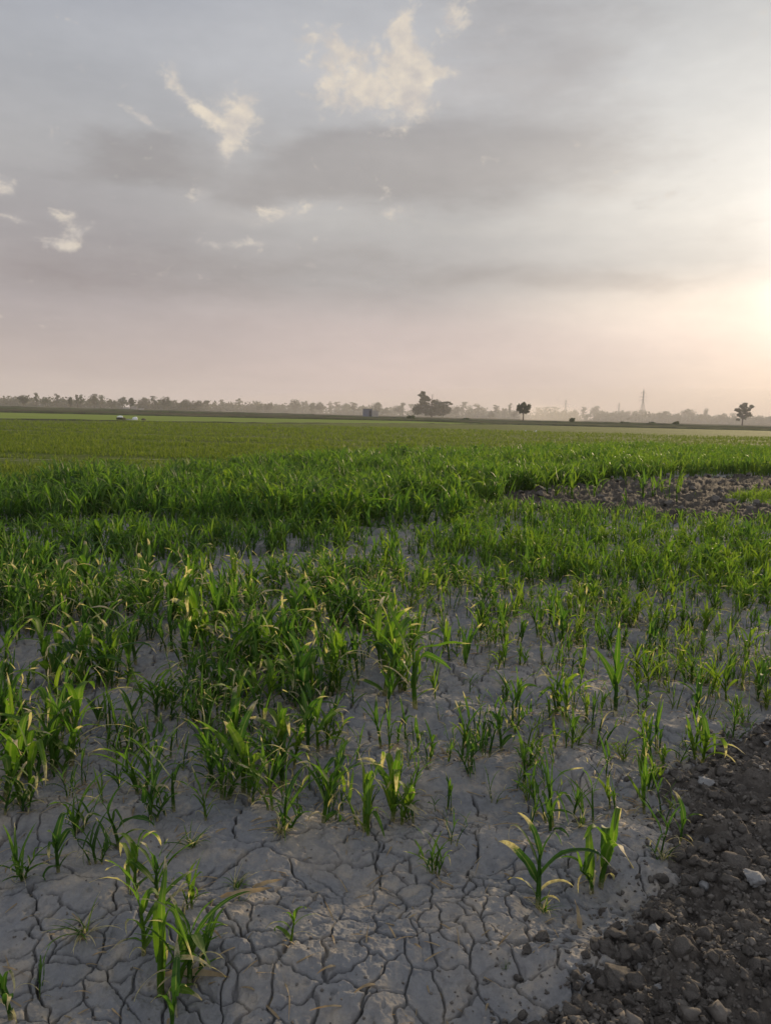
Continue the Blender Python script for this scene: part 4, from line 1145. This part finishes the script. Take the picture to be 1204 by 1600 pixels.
# ------------------------------------------------------------------ hut, wall, pylons, stone, sacks, egrets
HUTB = simple('blue_grey_plaster', [(0.3, (0.10, 0.115, 0.16)), (0.7, (0.15, 0.165, 0.21))], 1.5, 0.85)
HUTP = simple('pale_plaster', [(0.3, (0.27, 0.25, 0.22)), (0.7, (0.38, 0.35, 0.31))], 1.5, 0.85)
HUTD = simple('dark_boards', [(0.3, (0.016, 0.018, 0.026)), (0.7, (0.03, 0.032, 0.045))], 3.0, 0.7)
ROOF = simple('roof_sheet', [(0.3, (0.18, 0.17, 0.17)), (0.7, (0.26, 0.25, 0.24))], 2.0, 0.7)
D = 300.0; x, y = at_dist(574, D); k_ = D / FPX
t = empty('hut', (x, y, 0.06)); tag(t, 'small blue-grey hut with a dark doorway and flat roof in front of the far trees', 'hut')
w_, h_ = 14.5 * k_, 11.5 * k_
mb = MB(); wl = .2
mb.box(-w_ / 2, w_ / 2, 2.6, 2.8, -.1, h_)                                   # back
mb.box(-w_ / 2, -w_ / 2 + wl, 0.2, 2.6, -.1, h_)
mb.box(-w_ / 2, w_ * .16, 0.0, 0.2, -.1, h_); mb.box(w_ * .42, w_ / 2, 0, .2, -.1, h_); mb.box(w_ * .16, w_ * .42, 0, .2, h_ * .82, h_)
mb.box(w_ / 2 - wl, w_ / 2, 0.2, 2.6, -.1, h_)
mb.build('wall', HUTB, t)
mb = MB(); mb.box(-w_ / 2 - .12, w_ / 2 + .12, -.15, 2.95, h_ + .003, h_ + .16); mb.build('roof', ROOF, t)
mb = MB(); mb.box(w_ * .165, w_ * .415, .07, .13, -.05, h_ * .815); d_ = mb.build('door', HUTD, t)
mb = MB(); mb.box(w_ * .38, w_ * .40, .04, .068, h_ * .4, h_ * .46); mb.build('handle', ROOF, d_)
t = empty('low_wall', (x + w_ / 2 + .1, y + .4, 0.06)); tag(t, 'pale plastered wall joining the right side of the hut', 'wall')
mb = MB(); mb.box(0.05, 9.0 * k_, 0, .25, -.1, h_ * .78); mb.build('wall', HUTP, t)
mb = MB(); mb.box(0.02, 9.0 * k_ + .04, -.05, .30, h_ * .78 + .002, h_ * .78 + .1); mb.build('coping', HUTP, t)
D = 400.0; x, y = at_dist(192, D); k_ = D / FPX
t = empty('low_wall', (x, y, 0.06)); tag(t, 'pale low broken wall under the small dark rounded tree', 'wall')
mb = MB(); mb.box(0, 10 * k_, 0, .3, -.1, 1.0); mb.box(12 * k_, 22 * k_, .4, .7, -.1, 1.5); mb.box(24 * k_, 33 * k_, .1, .4, -.1, .8); mb.build('wall', HUTP, t)
mb = MB(); mb.box(-.05, 10 * k_ + .05, -.05, .35, 1.002, 1.1); mb.box(12 * k_ - .05, 22 * k_ + .05, .35, .75, 1.502, 1.62); mb.build('coping', HUTP, t)

STEEL = simple('galvanised_steel', [(0.3, (0.20, 0.20, 0.20)), (0.7, (0.30, 0.30, 0.30))], 4.0, 0.5)
def pylon(px, top, D, label):
    x, y = at_dist(px, D)
    H = (hor(px) + CAM_H * FPX / D - top) / FPX * D
    t = empty('pylon', (x, y, 0), 0.3); tag(t, label, 'pylon', 'power pylons on the horizon')
    half = lambda z: (0.095 * H) * max(0.0, 1 - z / (0.62 * H)) ** 1.1 + 0.028 * H * (1 - .75 * z / H)
    lv = [H * f for f in (0, .13, .25, .36, .46, .55, .63, .71, .79, .87, .94)]
    r1, r2 = .0050 * H, .0030 * H
    for sx in (-1, 1):
        for sy in (-1, 1):
            mb = MB(); mb.tube([(sx * half(z), sy * half(z), z) for z in lv] + [(0, 0, H)], r1, 4); mb.build('leg', STEEL, t)
    mb = MB()
    for a_, b_ in zip(lv, lv[1:]):
        for (sx, sy, ux, uy) in ((-1, -1, 1, -1), (1, -1, 1, 1), (1, 1, -1, 1), (-1, 1, -1, -1)):
            mb.tube([(sx * half(a_), sy * half(a_), a_), (ux * half(b_), uy * half(b_), b_)], r2, 3); mb.tube([(ux * half(a_), uy * half(a_), a_), (sx * half(b_), sy * half(b_), b_)], r2, 3); mb.tube([(sx * half(b_), sy * half(b_), b_), (ux * half(b_), uy * half(b_), b_)], r2, 3)
    mb.build('bracing', STEEL, t)
    for f_, L_ in ((.63, .15), (.75, .12), (.87, .10)):
        mb = MB(); z = H * f_
        for s_ in (-1, 1):
            for yy_ in (-1, 1): mb.tube([(s_ * half(z), yy_ * half(z), z), (s_ * L_ * H, 0, z + .01 * H)], r2, 3); mb.tube([(s_ * half(z), yy_ * half(z), z + .045 * H), (s_ * L_ * H, 0, z + .012 * H)], r2, 3)
        ca = mb.build('crossarm', STEEL, t)
        for s_ in (-1, 1):
            mb = MB(); mb.tube([(s_ * L_ * H * .97, 0, z + .008 * H), (s_ * L_ * H * .97, 0, z - .04 * H)], .004 * H, 5); mb.build('insulator', STEEL, ca)
pylon(1002, 609, 640, 'tallest steel lattice pylon on the right horizon')
pylon(965, 629, 760, 'smaller faint pylon just left of the tallest one')
pylon(882, 624, 780, 'faint pylon rising behind the dust plume')

CONC = simple('dark_concrete', [(0.3, (0.055, 0.058, 0.068)), (0.7, (0.10, 0.10, 0.115))], 8.0, 0.85, 40.0, .5, .01)
x, y = ground(684, 703, .33)
bm = bmesh.new(); bmesh.ops.create_cube(bm, size=1)
for v in bm.verts:
    tp = v.co.z > 0
    v.co = Vector((v.co.x * (.21 if tp else .24), v.co.y * (.20 if tp else .24), .42 if tp else -.05))
bmesh.ops.bevel(bm, geom=bm.edges[:], offset=.02, segments=2, affect='EDGES')
me = bpy.data.meshes.new('marker_stone'); bm.to_mesh(me); bm.free()
tag(link('marker_stone', me, CONC, None, (x, y, 0), (.06, .04, .3)), 'dark grey square marker stone at the far edge of the maize', 'marker stone')

SACK = simple('white_sacking', [(0.3, (0.60, 0.60, 0.58)), (0.7, (0.78, 0.77, 0.74))], 3.0, 0.8, 8.0, .5, .03)
HEAP = simple('heap_earth', [(0.3, (0.05, 0.042, 0.03)), (0.7, (0.09, 0.075, 0.055))], 3.0, .95, 9.0, .6, .05)
GREYC = simple('grey_sheet', [(0.3, (0.20, 0.19, 0.19)), (0.7, (0.30, 0.29, 0.28))], 3.0, .8)
def lump(name, px, D_, w, d, h, mat, label, cat, z0=0.0, seed=0, group=None):
    x, y = at_dist(px, D_)
    rr = random.Random(seed)
    bm = bmesh.new(); bmesh.ops.create_icosphere(bm, subdivisions=3, radius=1)
    for v in bm.verts:
        c_ = v.co.copy()
        s_ = 1 + .22 * math.sin(c_.x * 3.1 + seed) * math.cos(c_.y * 2.7 + seed * 2) + .10 * math.sin(c_.x * 9 + c_.z * 7 + seed)
        v.co = Vector((c_.x * w / 2 * s_, c_.y * d / 2 * s_, max(c_.z, -.35) * h / 1.2 * s_ + .25 * h))
    me = bpy.data.meshes.new(name); bm.to_mesh(me); bm.free()
    me.polygons.foreach_set('use_smooth', np.ones(len(me.polygons), bool))
    tag(link(name, me, mat, None, (x, y, z0)), label, cat, group)
DS = 88.0
lump('earth_heap', 189, DS, 1.05, .9, .36, HEAP, 'dark earth heap with a white sack on it, far left field', 'earth heap', .02, 1, 'heaps at the field edge')
lump('sack', 187.5, DS - .35, .62, .45, .20, SACK, 'white sack lying on the dark earth heap', 'sack', .30, 2, 'white sacks')
lump('tarpaulin', 202, DS, .75, .5, .12, GREYC, 'crumpled grey sheet lying between the two white sacks', 'sheet', .03, 3)
lump('sack', 211, DS, .58, .5, .34, SACK, 'white bulging sack right of the grey sheet', 'sack', .03, 4, 'white sacks')
lump('earth_heap', 224, DS, .55, .5, .2, HEAP, 'small dark earth heap right of the white sacks', 'earth heap', .03, 5, 'heaps at the field edge')
lump('egret', 838, 78, .20, .14, .14, SACK, 'small white egret in the green field below the lone dark tree', 'stone', .04, 6)  # plain rounded lump standing in for a distant egret
lump('egret', 822, 80, .16, .12, .12, SACK, 'smaller of two white egrets in the green field, the left one', 'stone', .04, 7)

# ------------------------------------------------------------------ dust plume and haze
def volume_mat(name, col, dens, aniso):
    m, gg, o = material(name)
    pv = gg.node('ShaderNodeVolumePrincipled')
    pv.inputs['Color'].default_value = (*col, 1); pv.inputs['Density'].default_value = dens; pv.inputs['Anisotropy'].default_value = aniso
    m.node_tree.links.new(pv.outputs[0], o.inputs['Volume'])
    return m
mb = MB(); mb.box(-1500, 1500, -520, 1500, -1.5, 46)
tag(mb.build('haze', volume_mat('haze_air', (0.90, 0.875, 0.88), HAZE_DENSITY, 0.1)), 'thin evening haze over the fields', 'haze', None, 'stuff')

def ellipsoid(name, c_, r_, mat, label):
    bm = bmesh.new(); bmesh.ops.create_uvsphere(bm, u_segments=32, v_segments=16, radius=1)
    for v in bm.verts: v.co = Vector((v.co.x * r_[0], v.co.y * r_[1], v.co.z * r_[2]))
    me = bpy.data.meshes.new(name); bm.to_mesh(me); bm.free()
    tag(link(name, me, mat, None, c_), label, 'dust', None, 'stuff')
DUST = volume_mat('dust_air', (0.84, 0.80, 0.775), 0.0015, 0.1)
ellipsoid('dust', (230, 410, 2), (330, 180, 16), DUST, 'low drifting dust before the trees on the right')
ellipsoid('dust', (-120, 440, 2), (330, 110, 10), volume_mat('dust_air_thin', (0.86, 0.84, 0.83), 0.0005, 0.3), 'thin low dust before the trees on the left')
x, y = at_dist(862, 330)
ellipsoid('dust', (x, y, 1.5), (14, 12, 5.5), volume_mat('dust_plume', (0.95, 0.9, 0.85), 0.014, 0.3), 'pale dust plume raised from the fields right of centre')
ellipsoid('dust', (x - 7, y + 4, 1.5), (6, 6, 8.0), volume_mat('dust_plume_core', (0.95, 0.9, 0.85), 0.013, 0.3), 'taller puff inside the dust plume')
